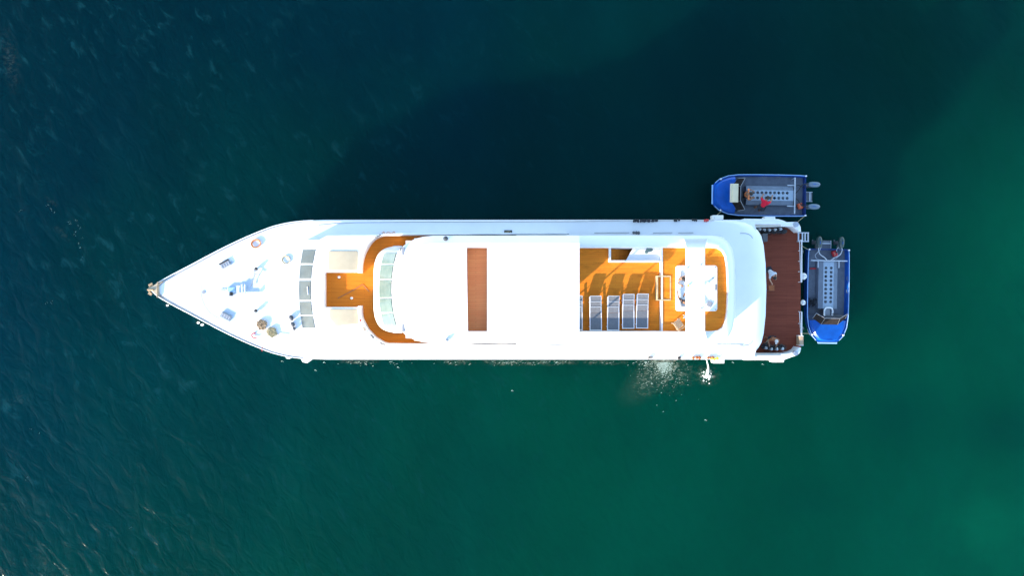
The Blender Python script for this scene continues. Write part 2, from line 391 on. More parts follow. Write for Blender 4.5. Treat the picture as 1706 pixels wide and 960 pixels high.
mb.loft([hull_ring(1.42, A2, 0.0, .5), hull_ring(2.6, A2, 0, .5), hull_ring(4.08, A2, 0, .5)])
mb.build('hull', 'white', Y, smooth=True)
# dark boot stripe at the waterline
MB().loft([hull_ring(-.12, AFT + .006, -.008), hull_ring(.22, AFT + .006, -.008)], cap0=False, cap1=False).build('boot_stripe', 'blue_dark', Y, smooth=True)
# long saloon windows and portholes down both topsides
for sgn in (1, -1):
    yy = CY * s43 + sgn * (117.2 * s43 + .004)
    for k in range(9):
        MB().box((-6.5 + k * 2.1, yy, 3.15), (1.6, .03, .75)).build('side_window', 'glass_dark', Y, bevel=.012)
    for k in range(12):
        MB().cyl((-10 + k * 1.9, yy, 1.1), .17, .03, 20, axis=(0, 1, 0)).build('porthole', 'glass_dark', Y)

# bow deck, its raised rim and the pale working well
fd = hull_ring(4.1, A2, .10)
nfd = [p for p in fd if p.x < P(504, 0, 4.28).x]
up = [p for p in nfd if p.y > CY * s43]; dn = [p for p in nfd if p.y < CY * s43]
xe = P(507, 0, 4.28).x; hw_ = up[-1].y - CY * s43 + .02
loop = [(p.x, p.y) for p in up] + [(xe, CY * s43 + hw_), (xe, CY * s43 - hw_)] + [(p.x, p.y) for p in dn]
well = [(P(x, y, 4.14).x, P(x, y, 4.14).y) for x, y in [(385 + 49 * math.cos(t) , 485 + 50 * math.sin(t)) for t in [k * math.pi / 24 for k in range(48)]]]
link('bow_deck', slab_mesh('bow_deck', [loop, well], 4.08, 4.285), 'white_rough', Y)
link('working_well', slab_mesh('well', [[tuple(Vector(p) * 1.0) for p in well]], 4.085, 4.277), 'pale_blue', Y)
rim = hull_ring(4.3, A2, .03)
rim = [p for p in rim if p.x < P(530, 0, 4.3).x]
u2 = [p for p in rim if p.y > CY * s43]; d2 = [p for p in rim if p.y <= CY * s43]
path = u2[::-1] + d2[::-1]
MB().tube([Vector((p.x, p.y, 4.265 + .03 * max(0, (-12 - p.x) / 9))) for p in path], .022, 8).build('toe_rail', 'white', Y, smooth=True)
mbw = MB()
for sgn_pts in (u2, d2):
    for a, b in zip(sgn_pts[:-1], sgn_pts[1:]):
        za = 4.265 + .03 * max(0, (-12 - a.x) / 9); zb = 4.265 + .03 * max(0, (-12 - b.x) / 9)
        mbw.quad([(a.x, a.y, 4.05), (b.x, b.y, 4.05), (b.x, b.y, zb), (a.x, a.y, za)])
link('bulwark', mbw.mesh('bulwark', False), 'white', Y)

# bow tip: roller, anchor, ropes
MB().loft([PP([(249, 480), (264, 471), (266, 495)], 4.3), PP([(247, 481), (264, 471), (266, 495)], 4.35)]).build('bow_platform', 'cream', Y)
MB().tube([P(263, 470, 4.39), P(262.5, 480, 4.40), P(262, 496, 4.39)], .035).tube([P(266, 471, 4.36), P(271, 470, 4.36)], .03).build('anchor_rope', 'rope', Y, smooth=True)
an = MB(); an.tube([P(246, 483, 4.35), P(256, 483, 4.4)], .06)
an.tube([P(253, 475.5, 4.1), P(249, 479, 4.2), P(247.5, 483, 4.25), P(249, 487, 4.2), P(253, 490, 4.1)], .035)
an.box(P(251, 474.5, 4.15), (.24, .13, .07), rz=.5); an.box(P(250, 490, 4.1), (.2, .12, .08), rz=-.5)
an.build('anchor', 'rope', Y, smooth=True)

# roof of the main deck, rounded and drooping aft
aft_top = [(1190, 366.5), (1225, 367.5), (1242, 370.2), (1254, 375.2), (1263.4, 385), (1268.5, 394), (1272.2, 409), (1275.4, 439), (1276.8, 482.5)]
o1 = [(505, 367)] + aft_top + mir(aft_top)[1:] + [(505, 598.5)]
def inset_aft(p, k):
    x, y = p
    t = max(0, min(1, (x - 1205) / 60)); t = t * t * (3 - 2 * t)
    dy = (482.5 - y)
    return (x - 25 * k * t * (1 if abs(dy) < 100 else .8), y + (1.8 * k if dy > 0 else -1.8 * k) + (dy * .04 * k * t))
rings = [PP(o1, 3.95), PP(o1, 4.0), PP([inset_aft(p, .25) for p in o1], 4.16), PP([inset_aft(p, .65) for p in o1], 4.27), PP([inset_aft(p, 1) for p in o1], 4.30)]
MB().loft(rings).build('main_roof', 'white', Y, smooth=True)
# groove moulding on the aft roof corners
for f in (lambda q: q, mir):
    g = spline([Vector((x, y, 0)) for x, y in f([(1233, 388.5), (1243, 389), (1250, 392), (1254, 397)])], 4)
    MB().tube([P(p.x, p.y, 4.30 - max(0, p.x - 1240) * .004) for p in g], .018).build('drain_moulding', 'grey', Y)

# forward house with its raked lower windscreen
arcT = lambda y: 518.5 + ((y - 483) / 66) ** 2 * 8
arcB = lambda y: 493.5 + ((y - 483) / 66) ** 2 * 6
ys = [400 + i * (566 - 400) / 14 for i in range(15)]
Cpoly = [(arcT(y), y) for y in ys] + [(545, 574), (632, 574.5), (655, 574.5), (640, 571), (626, 563), (612, 548), (603, 530), (599, 512), (540, 512), (540, 454), (599, 454), (601, 437), (606, 420), (617, 403), (632, 393), (655, 391.5), (545, 392)]
slab('forward_house', [Cpoly], 4.30, 4.92, 'white', Y, bevel=.03)
wb = []; 
MB().loft([[P(arcB(y), y, 4.12) for y in ys] + [P(540, ys[-1], 4.12), P(540, ys[0], 4.12)], [P(arcT(y) + 1, y, 4.90) for y in ys] + [P(540, ys[-1], 4.90), P(540, ys[0], 4.90)]]).build('windscreen_surround', 'white', Y)
def pane(name, fb, ft, zb, zt, y0, y1, v0, v1, m, parent, off=.02, n=4):
    mbp = MB(); top = []; bot = []
    for i in range(n + 1):
        y = y0 + (y1 - y0) * i / n
        A = P(fb(y), y, zb); B = P(ft(y), y, zt); nrm = Vector((-(zt - zb), 0, (B.x - A.x))).normalized()
        top.append(A.lerp(B, v1) + nrm * off); bot.append(A.lerp(B, v0) + nrm * off)
    ring0 = bot + top[::-1]; 
    mbp.loft([[p - Vector((-.01, 0, .04)) for p in ring0], ring0])
    return mbp.build(name, m, parent)
for i, (a, b) in enumerate(((416, 439.2), (441.8, 464.4), (468, 500), (503, 525), (527.2, 547))):
    g = pane('windscreen_pane', arcB, arcT, 4.12, 4.90, a, b, .20, .97, 'glass', Y)
    if i == 2: MB().tube([P(512.5, 478, 4.80), P(513.5, 491, 4.80)], .04).build('wiper', 'white', g)
# cream sun pads either side of the landing
for q in ([(547, 418), (596, 418), (596, 451), (547, 451)], [(549, 515), (597, 515), (597, 540), (583, 541), (560, 544), (549, 530)]):
    slab('sun_pad', [rounded(q, 3)], 4.92, 4.97, 'cream', Y, bevel=.02)
# teak walkway round the wheelhouse
slab('walkway_deck', [[(539, 453), (597, 453), (600, 430), (610, 405), (630, 391.5), (935, 391.5), (935, 575), (632, 575), (610, 556), (598, 530), (597, 513), (539, 513)]], 4.31, 4.45, 'teak_front', Y)
for (x, y) in ((565, 462), (586, 497)): MB().cyl(P(x, y, 4.5), .07, .1).build('deck_fitting', 'white', Y, smooth=True)
MB().tube([P(563, 497, 4.47), P(590, 483, 4.47), P(604, 474, 4.47), P(615, 486, 4.47)], .012).build('shadow_edge_line', 'dgrey', Y)  # dark line drawn along a diagonal shadow edge on the teak
def strip(name, path_px, z0, z1, wpx, m, side=1, bevel=.02, parent=Y):
    pts = [Vector((v.x, v.y)) for v in spline([Vector((x, y, 0)) for x, y in path_px], 4)]
    a, b = [], []
    for i, p in enumerate(pts):
        t = (pts[min(i + 1, len(pts) - 1)] - pts[max(i - 1, 0)]).normalized(); n = Vector((-t.y, t.x)) * side
        a.append(tuple(p)); b.append(tuple(p + n * wpx))
    return slab(name, [a + b[::-1]], z0, z1, m, parent, bevel)
bw = [(599, 455), (600, 438), (606, 419), (617, 402), (632, 393), (655, 391.6), (700, 391.2), (800, 391), (945, 390.6)]
strip('walkway_bulwark', bw, 4.31, 5.35, 3.0, 'white', -1)
strip('walkway_bulwark', [(x, 965 - y) for x, y in bw], 4.31, 5.35, 3.0, 'white', 1)

# wheelhouse
front = [(673, 411), (656, 410.5), (642, 414), (632, 421), (626, 432), (623.4, 443), (622.4, 455), (622.2, 482.5)]
fb = front + mir(front)[1:]
fb_s = [(v.x, v.y) for v in spline([Vector((x, y, 0)) for x, y in fb], 3)]
def topmap(p):
    x, y = p; dy = y - 482.5
    yy = 482.5 + dy * 0.96
    return (min(674, 655 + (abs(dy) / 60) ** 2 * 8), yy)
MB().loft([PP(fb_s, 4.45) , PP(fb_s, 5.9)][0:1] + [[Vector((p.x, p.y, 5.85)) for p in PP(fb_s, 5.9)]], closed=True).build('wheelhouse_wall', 'white', Y, smooth=True)
tf = [topmap(p) for p in fb_s]
MB().loft([PP(fb_s, 5.85), PP(fb_s, 5.95), PP(tf, 8.86)]).build('wheelhouse_front', 'white', Y, smooth=True)
xb2 = lambda y: 622.3 + (abs(y - 482.5) / 62) ** 3 * 9
xt2 = lambda y: 655 + (abs(y - 482.5) / 60 / .96) ** 2 * 8
for a, b in ((421.5, 439.5), (441.5, 465), (467, 496), (498, 521), (523, 543)):
    pane('wheelhouse_window', xb2, xt2, 5.95, 8.86, a, b, .34, .93, 'glass_green', Y, off=.05)
for s_, yy in ((1, 412), (-1, 553)):
    MB().pbox(669.5, 674, min(yy, yy + 13 * s_), max(yy, yy + 13 * s_), 8.95, 9.06).build('side_lamp_housing', 'grey', Y, bevel=.01)
    MB().tube([P(655, yy - 1.5 * s_, 6.2), P(670, yy - 1.5 * s_, 6.2)], .03).build('grab_rail', 'steel', Y)

# cabin blocks below the hard top, and the light well between them
MB().pbox(676, 777, 401, 564, 4.45, 8.86).build('cabin_wall', 'white', Y)
MB().pbox(811.5, 868, 401, 564, 6.3, 8.86).build('cabin_wall', 'white', Y)
well_o = [(777, 412.5), (811.5, 412.5), (811.5, 552.5), (779.5, 552.5)]
for a, b in ((401, 411.5), (553.5, 564)): MB().pbox(777.5, 811, a, b, 6.3, 8.86).build('light_well_wall', 'white', Y)
MB().pbox(775, 814, 411, 554, 7.8, 8.1).build('light_well_floor', 'teak_shade', Y)
for sgn in (401, 564):
    for k in range(4):
        p = P(690 + k * 22, sgn, 8.86); MB().box((p.x + .25, p.y, 7.7), (.62, .03, .6)).build('cabin_window', 'glass_dark', Y)
rf = [(655.5, 482.5), (656.5, 500), (659, 520), (664, 540), (672, 555), (680, 561), (691.7, 567), (704, 570.3), (722, 572.3), (965.3, 572.6)]
rf2 = [(655.5, 482.5)] + [(x, 965 - y) for x, y in rf[1:]]
rfo = rf + rf2[::-1][:-1]
def rin(p):
    x, y = p; k = min(1, max(0, (x - 655) / 30)) * .5 + .5
    return (x if x > 960 else x + 5 * (1 - min(1, max(0, (x - 655) / 60))), 482.5 + (y - 482.5) * (1 - .135 * k))
rfi = [rin(p) for p in rfo]
slab('hard_top', [rfi, well_o], 8.90, 9.06, 'white', Y)
MB().loft([PP(rfo, 8.80), PP(rfo, 8.93), [Vector((*P(q[0], q[1], 9.06).xy, 9.055)) for q in rfi]], cap0=False, cap1=False).build('hard_top_edge', 'white', Y, smooth=True)
for x, y in ((742.5, 397.5), (744, 567)):
    dd = MB().cyl(P(x, y, 9.08), .12, .1).build('dome_light', 'white' if y > 480 else 'dgrey', Y, smooth=True)
    MB().ball(P(x, y, 9.14), .08).build('lens', 'glass_dark' if y < 480 else 'grey', dd, smooth=True)
for x in (900, 960):
    for y in (399, 566): 
        p = P(x, y, 8.9); MB().cyl((p.x, p.y, 7.95), .05, 1.8).build('roof_post', 'white', Y)

# upper house under the sun deck, with the stair well cut in
stw = [(1018, 414), (1101, 414), (1101, 434), (1018, 434)]
hs = rounded([(690, 397), (1219, 397), (1219, 568), (690, 568)], [0, 24, 24, 0])
stw_w = [tuple(P(x, y, 6.4).xy) for x, y in stw]
hs_w = [tuple(P(x, y, 6.34).xy) for x, y in hs]
link('upper_house', slab_mesh('upper_house', [hs_w, stw_w], 4.46, 6.34), 'white', Y)
link('upper_house_base', slab_mesh('upper_house_base', [hs_w], 4.29, 4.455), 'white', Y)
for sgn in (397, 568):
    yy = P(0, sgn, 6.34).y + (.012 if sgn < 480 else -.012)
    for k in range(7): MB().box((-1.5 + k * 1.95, yy, 5.5), (1.5, .03, .8)).build('upper_window', 'glass_dark', Y, bevel=.012)
sd = [(860, 409), (1103, 409), (1103, 557), (860, 557)]
sd_w = [tuple(P(x, y, 6.4).xy) for x, y in sd]
link('sun_deck', slab_mesh('sun_deck', [sd_w, stw_w], 6.345, 6.40), 'teak', Y)
pl = [(1103, 409), (1218, 409), (1218, 557), (1103, 557)]
slab('hot_tub_platform', [rounded(pl, [0, 18, 18, 0])], 6.345, 6.84, 'teak', Y)
MB().pbox(1102, 1104.2, 410, 554, 6.41, 6.88).build('platform_edge_trim', 'white', Y)
# wide coaming with moulded slope and rounded stern corners
outer_t = [(860, 391.6), (1180, 391.8), (1192, 392.2), (1203.5, 395), (1214, 403.5), (1221, 417), (1224.5, 439), (1225.5, 482.5)]
outer = outer_t + mir(outer_t)[1:]
inner_t = [(880, 412.6), (1186, 412.6), (1197, 414), (1204, 418.5), (1208.5, 427), (1211.5, 445), (1213.2, 482.5)]
inner = inner_t + mir(inner_t)[1:]
def resamp(lp, n):
    L_ = [0]
    for a, b in zip(lp, lp[1:] + lp[:1]): L_.append(L_[-1] + math.dist(a, b))
    out = []; j = 0
    for i in range(n):
        t = L_[-1] * i / n
        while L_[j + 1] < t: j += 1
        a = lp[j]; b = lp[(j + 1) % len(lp)]; f = (t - L_[j]) / (L_[j + 1] - L_[j] + 1e-9)
        out.append((a[0] + (b[0] - a[0]) * f, a[1] + (b[1] - a[1]) * f))
    return out
def lerp_loop(a, b, t): return [(p[0] + (q[0] - p[0]) * t, p[1] + (q[1] - p[1]) * t) for p, q in zip(a, b)]
NR = 180
oo = resamp(outer, NR); ii = []
for p in oo:                                   # nearest matching point on the inner loop
    best = None
    for a, b in zip(inner, inner[1:] + inner[:1]):
        A = Vector(a); B = Vector(b); t = max(0, min(1, (Vector(p) - A).dot(B - A) / max(1e-9, (B - A).length_squared)))
        q = A + (B - A) * t; dd_ = (q - Vector(p)).length
        if best is None or dd_ < best[0]: best = (dd_, tuple(q))
    ii.append(best[1])
cr = [PP(lerp_loop(oo, ii, .10), 5.9), PP(oo, 6.55), PP(lerp_loop(oo, ii, .04), 6.78), PP(lerp_loop(oo, ii, .30), 6.93), PP(lerp_loop(oo, ii, .68), 7.06), PP(lerp_loop(oo, ii, .93), 7.10), PP(ii, 7.08), [Vector((p.x, p.y, 6.36)) for p in PP(ii, 7.08)]]
MB().loft(cr, cap0=False, cap1=False).build('coaming', 'white', Y, smooth=True)
# radar arch across the hot tub
ar = rounded([(1143, 398), (1175, 398), (1175, 567), (1143, 567)], 2)
slab('arch_beam', [rounded([(1143, 411), (1175, 411), (1175, 554), (1143, 554)], 1)], 8.58, 8.74, 'white', Y, bevel=.04)
for yi, yo, s_ in ((412, 397.5, 1), (553, 567.5, -1)):
    def seg(yy, z, x0=1143, x1=1175):
        a = P(x0, yy, z); b = P(x1, yy, z); t = .16
        return [a, b, b - Vector((0, t * s_, .05)), a - Vector((0, t * s_, .05))]
    MB().loft([seg(yi, 8.72), seg(yi - 4.5 * s_, 8.58, 1142.6, 1175.4), seg(yi - 9 * s_, 8.0, 1141.5, 1176.5), seg(yo, 7.0, 1139, 1179)]).build('arch_leg', 'white', Y, smooth=True)
nl = MB().cyl(P(1146.5, 476, 8.78), .05, .08).build('navigation_light', 'yellow', Y)
for q in ((1168, 441), (1169, 514), (1146, 446)): MB().cyl(P(q[0], q[1], 8.76), .03, .05, 10).build('bolt_cap', 'dgrey', Y)
# stair well
MB().pbox(1014.5, 1018, 411.5, 437, 6.401, 6.72).pbox(1100.5, 1103, 411.5, 437, 6.401, 6.72).pbox(1018.02, 1100.48, 433.7, 437, 6.401, 6.72).build('stairwell_rim', 'white', Y, bevel=.015)
mbst = MB()
a = P(1018, 414, 6.4); b = P(1053, 434, 6.4)
for k in range(8):
    x0 = a.x + .02 + k * .26
    mbst.b2(x0, x0 + .25, b.y + .02, a.y - .02, 4.47, 6.2 - k * .21)
mbst.build('staircase', 'teak', Y)
slab('hatch_cover', [[(1055, 412.5), (1101, 412.5), (1101, 434), (1043, 434)]], 6.50, 6.56, 'white', Y, bevel=.01)
MB().ball(P(1082, 416, 6.6), .16, (1.2, .8, .3)).ball(P(1077, 420, 6.6), .1, (1, 1, .3)).build('wet_cloth', 'glass_green', Y, smooth=True)
# steps up to the platform
sf = MB()
for x in (1095.5, 1117): sf.pbox(x - .9, x + .9, 460, 500, 6.41, 6.87)
sf.pbox(1095, 1117.5, 459.5, 461.5, 6.41, 6.885).pbox(1095, 1117.5, 499, 501, 6.41, 6.885)
sf.build('step_frame', 'wood', Y)
for k in range(3): MB().pbox(1097 + k * 6.6, 1102.4 + k * 6.6, 462, 498.6, 6.41, 6.70 + .08 * k).build('step_tread', 'teak', Y)

# stern
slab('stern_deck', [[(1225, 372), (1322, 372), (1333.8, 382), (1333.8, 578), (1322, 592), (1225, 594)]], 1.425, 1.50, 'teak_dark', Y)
nb = [(1240, 364.2), (1297, 365), (1305, 367.3), (1311, 370), (1326, 369.6), (1331, 372.5), (1334, 378), (1334.8, 386), (1331.5, 386), (1326, 381), (1321, 377.5), (1311, 377), (1240, 379)]
slab('stern_bulwark', [nb], 1.43, 2.35, 'white', Y, bevel=.03)
slab('stern_bulwark', [[(1240, 600.5), (1306, 600.2), (1312, 598), (1319, 595.3), (1328, 592.5), (1333, 588), (1335, 580), (1331.5, 579), (1327, 584.5), (1321, 587.5), (1310, 589.8), (1240, 590.5)]], 1.43, 2.35, 'white', Y, bevel=.03)
for yy in (375, 588.5):  # upper plate a real wing; lower one added to block sun from stern deck
    a = P(1236, yy, 2.35); b = P(1300, yy, 2.35); t = -.09
    MB().loft([[(a.x, a.y, 2.34), (b.x, b.y, 2.34), (b.x, b.y, 2.5), (a.x + 1.75, a.y, 3.93), (a.x, a.y, 3.93)], [(a.x, a.y + t, 2.34), (b.x, b.y + t, 2.34), (b.x, b.y + t, 2.5), (a.x + 1.75, a.y + t, 3.93), (a.x, a.y + t, 3.93)]]).build('wing_sun_baffle', 'white', Y, bevel=.01)
p = P(1257, 0, 3.9)
MB().b2(p.x - .15, p.x, P(0, 592, 2).y, P(0, 373, 2).y, 1.5, 4.0).build('aft_cabin_wall', 'white', Y)
for k in range(4): MB().box((p.x + .01, -2.4 + k * 1.5, 2.65), (.03, 1.2, 2.1)).build('saloon_door', 'glass_dark', Y)
for y0, y1 in ((400, 470), (520, 560)):
    r_ = MB()
    a = P(1335.6, y0, 1.98); b = P(1335.6, y1, 1.98)
    r_.tube([a, b], .035).tube([a - Vector((.04, 0, .22)), b - Vector((-.04, 0, .22))], .02)
    n_ = 5 if y1 - y0 > 50 else 3
    for k in range(n_):
        q = a.lerp(b, k / (n_ - 1)); r_.cyl((q.x, q.y, 1.72), .025, .5, 10)
    r_.build('stern_rail', 'white', Y, smooth=True)
MB().cyl(P(1326, 374, 2.42), .16, .12).cyl(P(1326, 374, 2.52), .05, .12).build('mooring_bitt', 'steel', Y, smooth=True)
MB().cyl(P(1325, 588.5, 2.42), .16, .12).cyl(P(1325, 588.5, 2.52), .05, .12).build('mooring_bitt', 'steel', Y, smooth=True)
lad = MB()
for x in (1330.5, 1337, 1341.5, 1346.5):
    z = 1.9 - max(0, x - 1334) * .02
    lad.pbox(x - 1.1, x + 1.1, 388.5, 401.5, z - .06, z)
lad.pbox(1329, 1348, 387, 388.6, 1.55, 1.72).pbox(1329, 1348, 401.4, 403, 1.55, 1.72)
lad.build('swim_ladder', 'alu', Y, bevel=.01)
MB().pbox(1270.5, 1279, 389, 402.5, 1.501, 2.35).build('deck_locker', 'dgrey', Y, bevel=.02)
# fold-out steps and fender boards on the hull side
for (x0, x1, y0, y1, z) in ((1187, 1205.5, 358.5, 365.5, 2.2), (1274, 1292, 361, 366.5, 2.0), (1286, 1306.5, 597, 604, 2.2), (1188, 1207, 597, 605.8, 2.2)):
    MB().pbox(x0, x1, y0, y1, z - .5, z).build('boarding_step', 'white', Y, bevel=.03)
slab('anchor_light_step', [[(501, 598), (516, 598), (517.5, 601), (511, 605.5), (504, 603.5)]], 3.3, 3.6, 'white', Y, bevel=.02)
slab('anchor_light_step', [[(476, 594), (485, 595.5), (482, 598.5), (476.5, 597.5)]], 3.3, 3.6, 'white', Y, bevel=.02)
for x, y, w in ((279, 509, 3.5), (330.5, 538, 4), (337, 541.5, 4.5)):
    MB().ball(P(x, y, 3.6), .085 * w / 4, (1, .8, 1)).build('side_light', 'white', Y, smooth=True)
MB().pbox(840, 853.2, 383.6, 389.8, 4.301, 4.36).build('sign_board', 'glass_dark', Y)
sg = [c for c in kids(Y) if c.name.startswith('sign_board')][0]
lg = MB()
for (x, y, r_) in ((843, 387, 1.3), (846.6, 387.3, 1.1)):
    lg.tube([P(x + r_ * math.cos(t * math.pi / 6), y + r_ * math.sin(t * math.pi / 6), 4.365) for t in range(12)], .012, 6, closed=True)
lg.tube([P(848.3, 385.2, 4.365), P(851.2, 387.2, 4.365), P(848.8, 389.4, 4.365)], .014, 6)
lg.tube([P(845, 385.2, 4.365), P(846.8, 384.6, 4.365), P(848.3, 385.2, 4.365)], .010, 6)
lg.build('logo', 'rope_cream', sg)
# grey strip drawn for the shadow line along the bulwark gap; thin grey tubes
MB().pbox(660, 948, 389.3, 390.4, 4.301, 4.33).build('seam_shadow', 'grey', Y)
sm = MB()
for a, b in ((990, 1048), (1054, 1066), (1088, 1120), (1130, 1155)): sm.tube([P(a, 388.2, 4.33), P(b, 387.8, 4.33)], .016, 6)
for a, b in ((1080, 1132), (1192, 1238)): sm.tube([P(a, 574.3, 4.33), P(b, 575, 4.33)], .018, 6)
sm.tube([P(530, 375.5, 4.32), P(560, 372.5, 4.32), P(590, 371, 4.32), P(700, 370, 4.32), P(930, 369, 4.32), P(1040, 367.8, 4.32), P(1190, 367.5, 4.32)], .014, 6)
sm.build('deck_line', 'grey', Y)

# fixed bow machinery
for (x, y, rz) in ((376, 441, R(28)), (377, 527, R(-28))):
    c = P(x, y, 4.30)
    v = MB().box(c, (.62, .30, .16), rz=rz).build('ventilator', 'grey', Y, bevel=.03)
    o_ = Matrix.Rotation(rz, 4, 'Z') @ Vector((0, .17 if y < 480 else -.17, .04))
    MB().box(c + o_, (.6, .08, .10), rz=rz).build('ventilator_flap', 'black' if y < 480 else 'alu', v)
    for k in range(4): MB().box(c + Matrix.Rotation(rz, 4, 'Z') @ Vector((-.22 + k * .15, -.02, .085)), (.03, .2, .02), rz=rz).build('slat', 'alu', v)
c = P(340.5, 487, 4.2); MB().cyl(c, .17, .12).build('deck_hatch', 'alu', Y, smooth=True); MB().cyl(c + Vector((0, 0, .07)), .10, .05).build('hatch_knob', 'grey', Y, smooth=True)
wl = MB().box(P(386, 483, 4.27), (.40, .32, .30)).build('windlass', 'lblue', Y, bevel=.04)
MB().cyl(P(385, 490, 4.4), .10, .22, axis=(0, 1, 0)).build('windlass_drum', 'black', wl, smooth=True)
MB().cyl(P(372, 483, 4.2), .09, .2).cyl(P(376, 482, 4.2), .06, .2).build('chain_stopper', 'alu', wl, smooth=True)
cr_ = MB(); cr_.tube([P(398, 479, 4.45), P(398, 494, 4.45), P(425, 494, 4.45), P(425, 487, 4.45)], .05)
cr_.tube([P(403, 474, 4.4), P(404, 490, 4.4)], .05).tube([P(408, 474, 4.4), P(408, 490, 4.4)], .04).box(P(401, 482, 4.25), (.35, .4, .3))
cr_.build('bow_davit', 'white', Y, smooth=True)
MB().tube([P(424, 450, 4.45), P(424.5, 458, 4.45), P(421, 468, 4.4), P(418, 478, 4.4)], .025).tube([P(424, 457, 4.45), P(434, 458, 4.4)], .03).build('davit_arm', 'grey', Y, smooth=True)
for x, y in ((426.5, 448), (426, 518)):
    MB().cyl(P(x, y + 1.5, 4.3), .07, .3).cyl(P(x, y + 1.5, 4.42), .12, .07).build('mooring_bollard', 'alu', Y, smooth=True)
    MB().ball(P(x, y, 4.49), .10, (1, .9, .5)).build('bollard_cap', 'black', Y, smooth=True)

# ------------------------------------------------------------------ loose things on the bow
def coil(name, px, py, z, r0, r1, turns, rt, m, label, cat='rope', ex=1.0, rz=0.0, mess=0.0, group=None):
    c = P(px, py, z); pts = []; n = int(turns * 22)
    for i in range(n):
        a = i / 22 * 2 * math.pi; t = i / n
        r = r0 + (r1 - r0) * (t if mess == 0 else random.random())
        x = r * math.cos(a) * ex; y = r * math.sin(a)
        pts.append((x + random.uniform(-mess, mess), y + random.uniform(-mess, mess), rt + t * rt * 2 + random.uniform(0, mess)))
    mb_ = MB().tube([Matrix.Rotation(rz, 3, 'Z') @ Vector(p) for p in pts], rt, 6)
    o = mb_.build(name, m, None, smooth=True); o.location = c
    return tag(o, label, cat, group)
coil('hose_coil', 427, 406, 4.29, .20, .25, 4, .028, 'rope_orange', 'coiled orange hose lying near the upper edge of the bow', 'hose', 1.15, .4)
coil('rope_coil', 477, 433, 4.29, .20, .24, 3, .02, 'rope_cream', 'pale cream rope coil lying in front of the lower windscreen', 'rope')
coil('rope_pile', 437, 541, 4.29, .05, .30, 16, .024, 'rope', 'tangled brown rope pile on the bow beside a cream net', 'rope', 1, 0, .06)
coil('fishing_net', 453.5, 554, 4.29, .04, .30, 18, .018, 'rope_cream', 'heaped cream net on the bow behind the brown rope pile', 'net', 1, 0, .07)
o = MB().tube([Vector((0, 0, 0)), Vector((.7, -.22, .06)), Vector((.95, -.25, .05))], .02).build('boat_hook', 'grey', None, smooth=True); o.location = P(451, 553, 4.30)
tag(o, 'thin grey pole lying out from under the cream net', 'pole')
coil('mooring_line', 425, 559, 4.29, .16, .2, .7, .03, 'red', 'short curved red line lying below the brown rope pile', 'rope', .8, 1.3)
coil('mooring_line', 442, 582, 4.2, .12, .16, .6, .025, 'red', 'small red line end lying at the lower edge of the bow', 'rope', 1.2, .4)
bg = MB()
for k, (x, y, a, b) in enumerate(((485, 530, 1, 1), (487.5, 541, .92, .9), (490, 548, .7, .6))):
    bg.ball(P(x, y, 4.32) - P(487, 538, 4.17), .13, (1.0 * a, 1.35 * b, .8), 14, rz=.25)
o = bg.build('gear_bag', 'dgrey', None, smooth=True); o.location = P(487, 538, 4.22)
tag(o, 'lumpy dark grey bag lying beside the lower windscreen', 'bag')
for (x, y, m_, w, lb) in ((630, 394, 'black', .36, 'small dark cord bundle tied to the walkway bulwark, upper side'), (648, 388, 'rope_orange', .8, 'long reddish rope lying outside the walkway bulwark, upper side'),
                         (600.5, 534, 'red', .1, 'small red clip on the curved walkway bulwark, lower front end'), (620.5, 560.5, 'black', .2, 'small dark cord on the curve of the lower walkway bulwark'),
                         (638, 573.5, 'black', .3, 'dark rope knot on the lower walkway bulwark where the curve ends'), (656, 577, 'rope_orange', .7, 'long reddish rope lying outside the walkway bulwark, lower side'),
                         (607, 548, 'rope', .16, 'short tan cord hanging on the lower walkway bulwark bend')):
    o = MB().tube([(-w / 2 + w * k / 8, .05 * math.sin(k * 2.1) + (.02 if k % 2 else -.02), .03 + .02 * math.cos(k * 3)) for k in range(9)], .022, 6).build('rope_bundle', m_, None, smooth=True)
    zz = 5.36 if w < .5 else 4.31; o.location = P(x, y, zz)
    o.rotation_euler = (0, 0, {630: .5, 648: 0, 600.5: 1.6, 620.5: -.8, 638: -.3, 656: -.1, 607: -1.0}[x])
    tag(o, lb, 'rope')

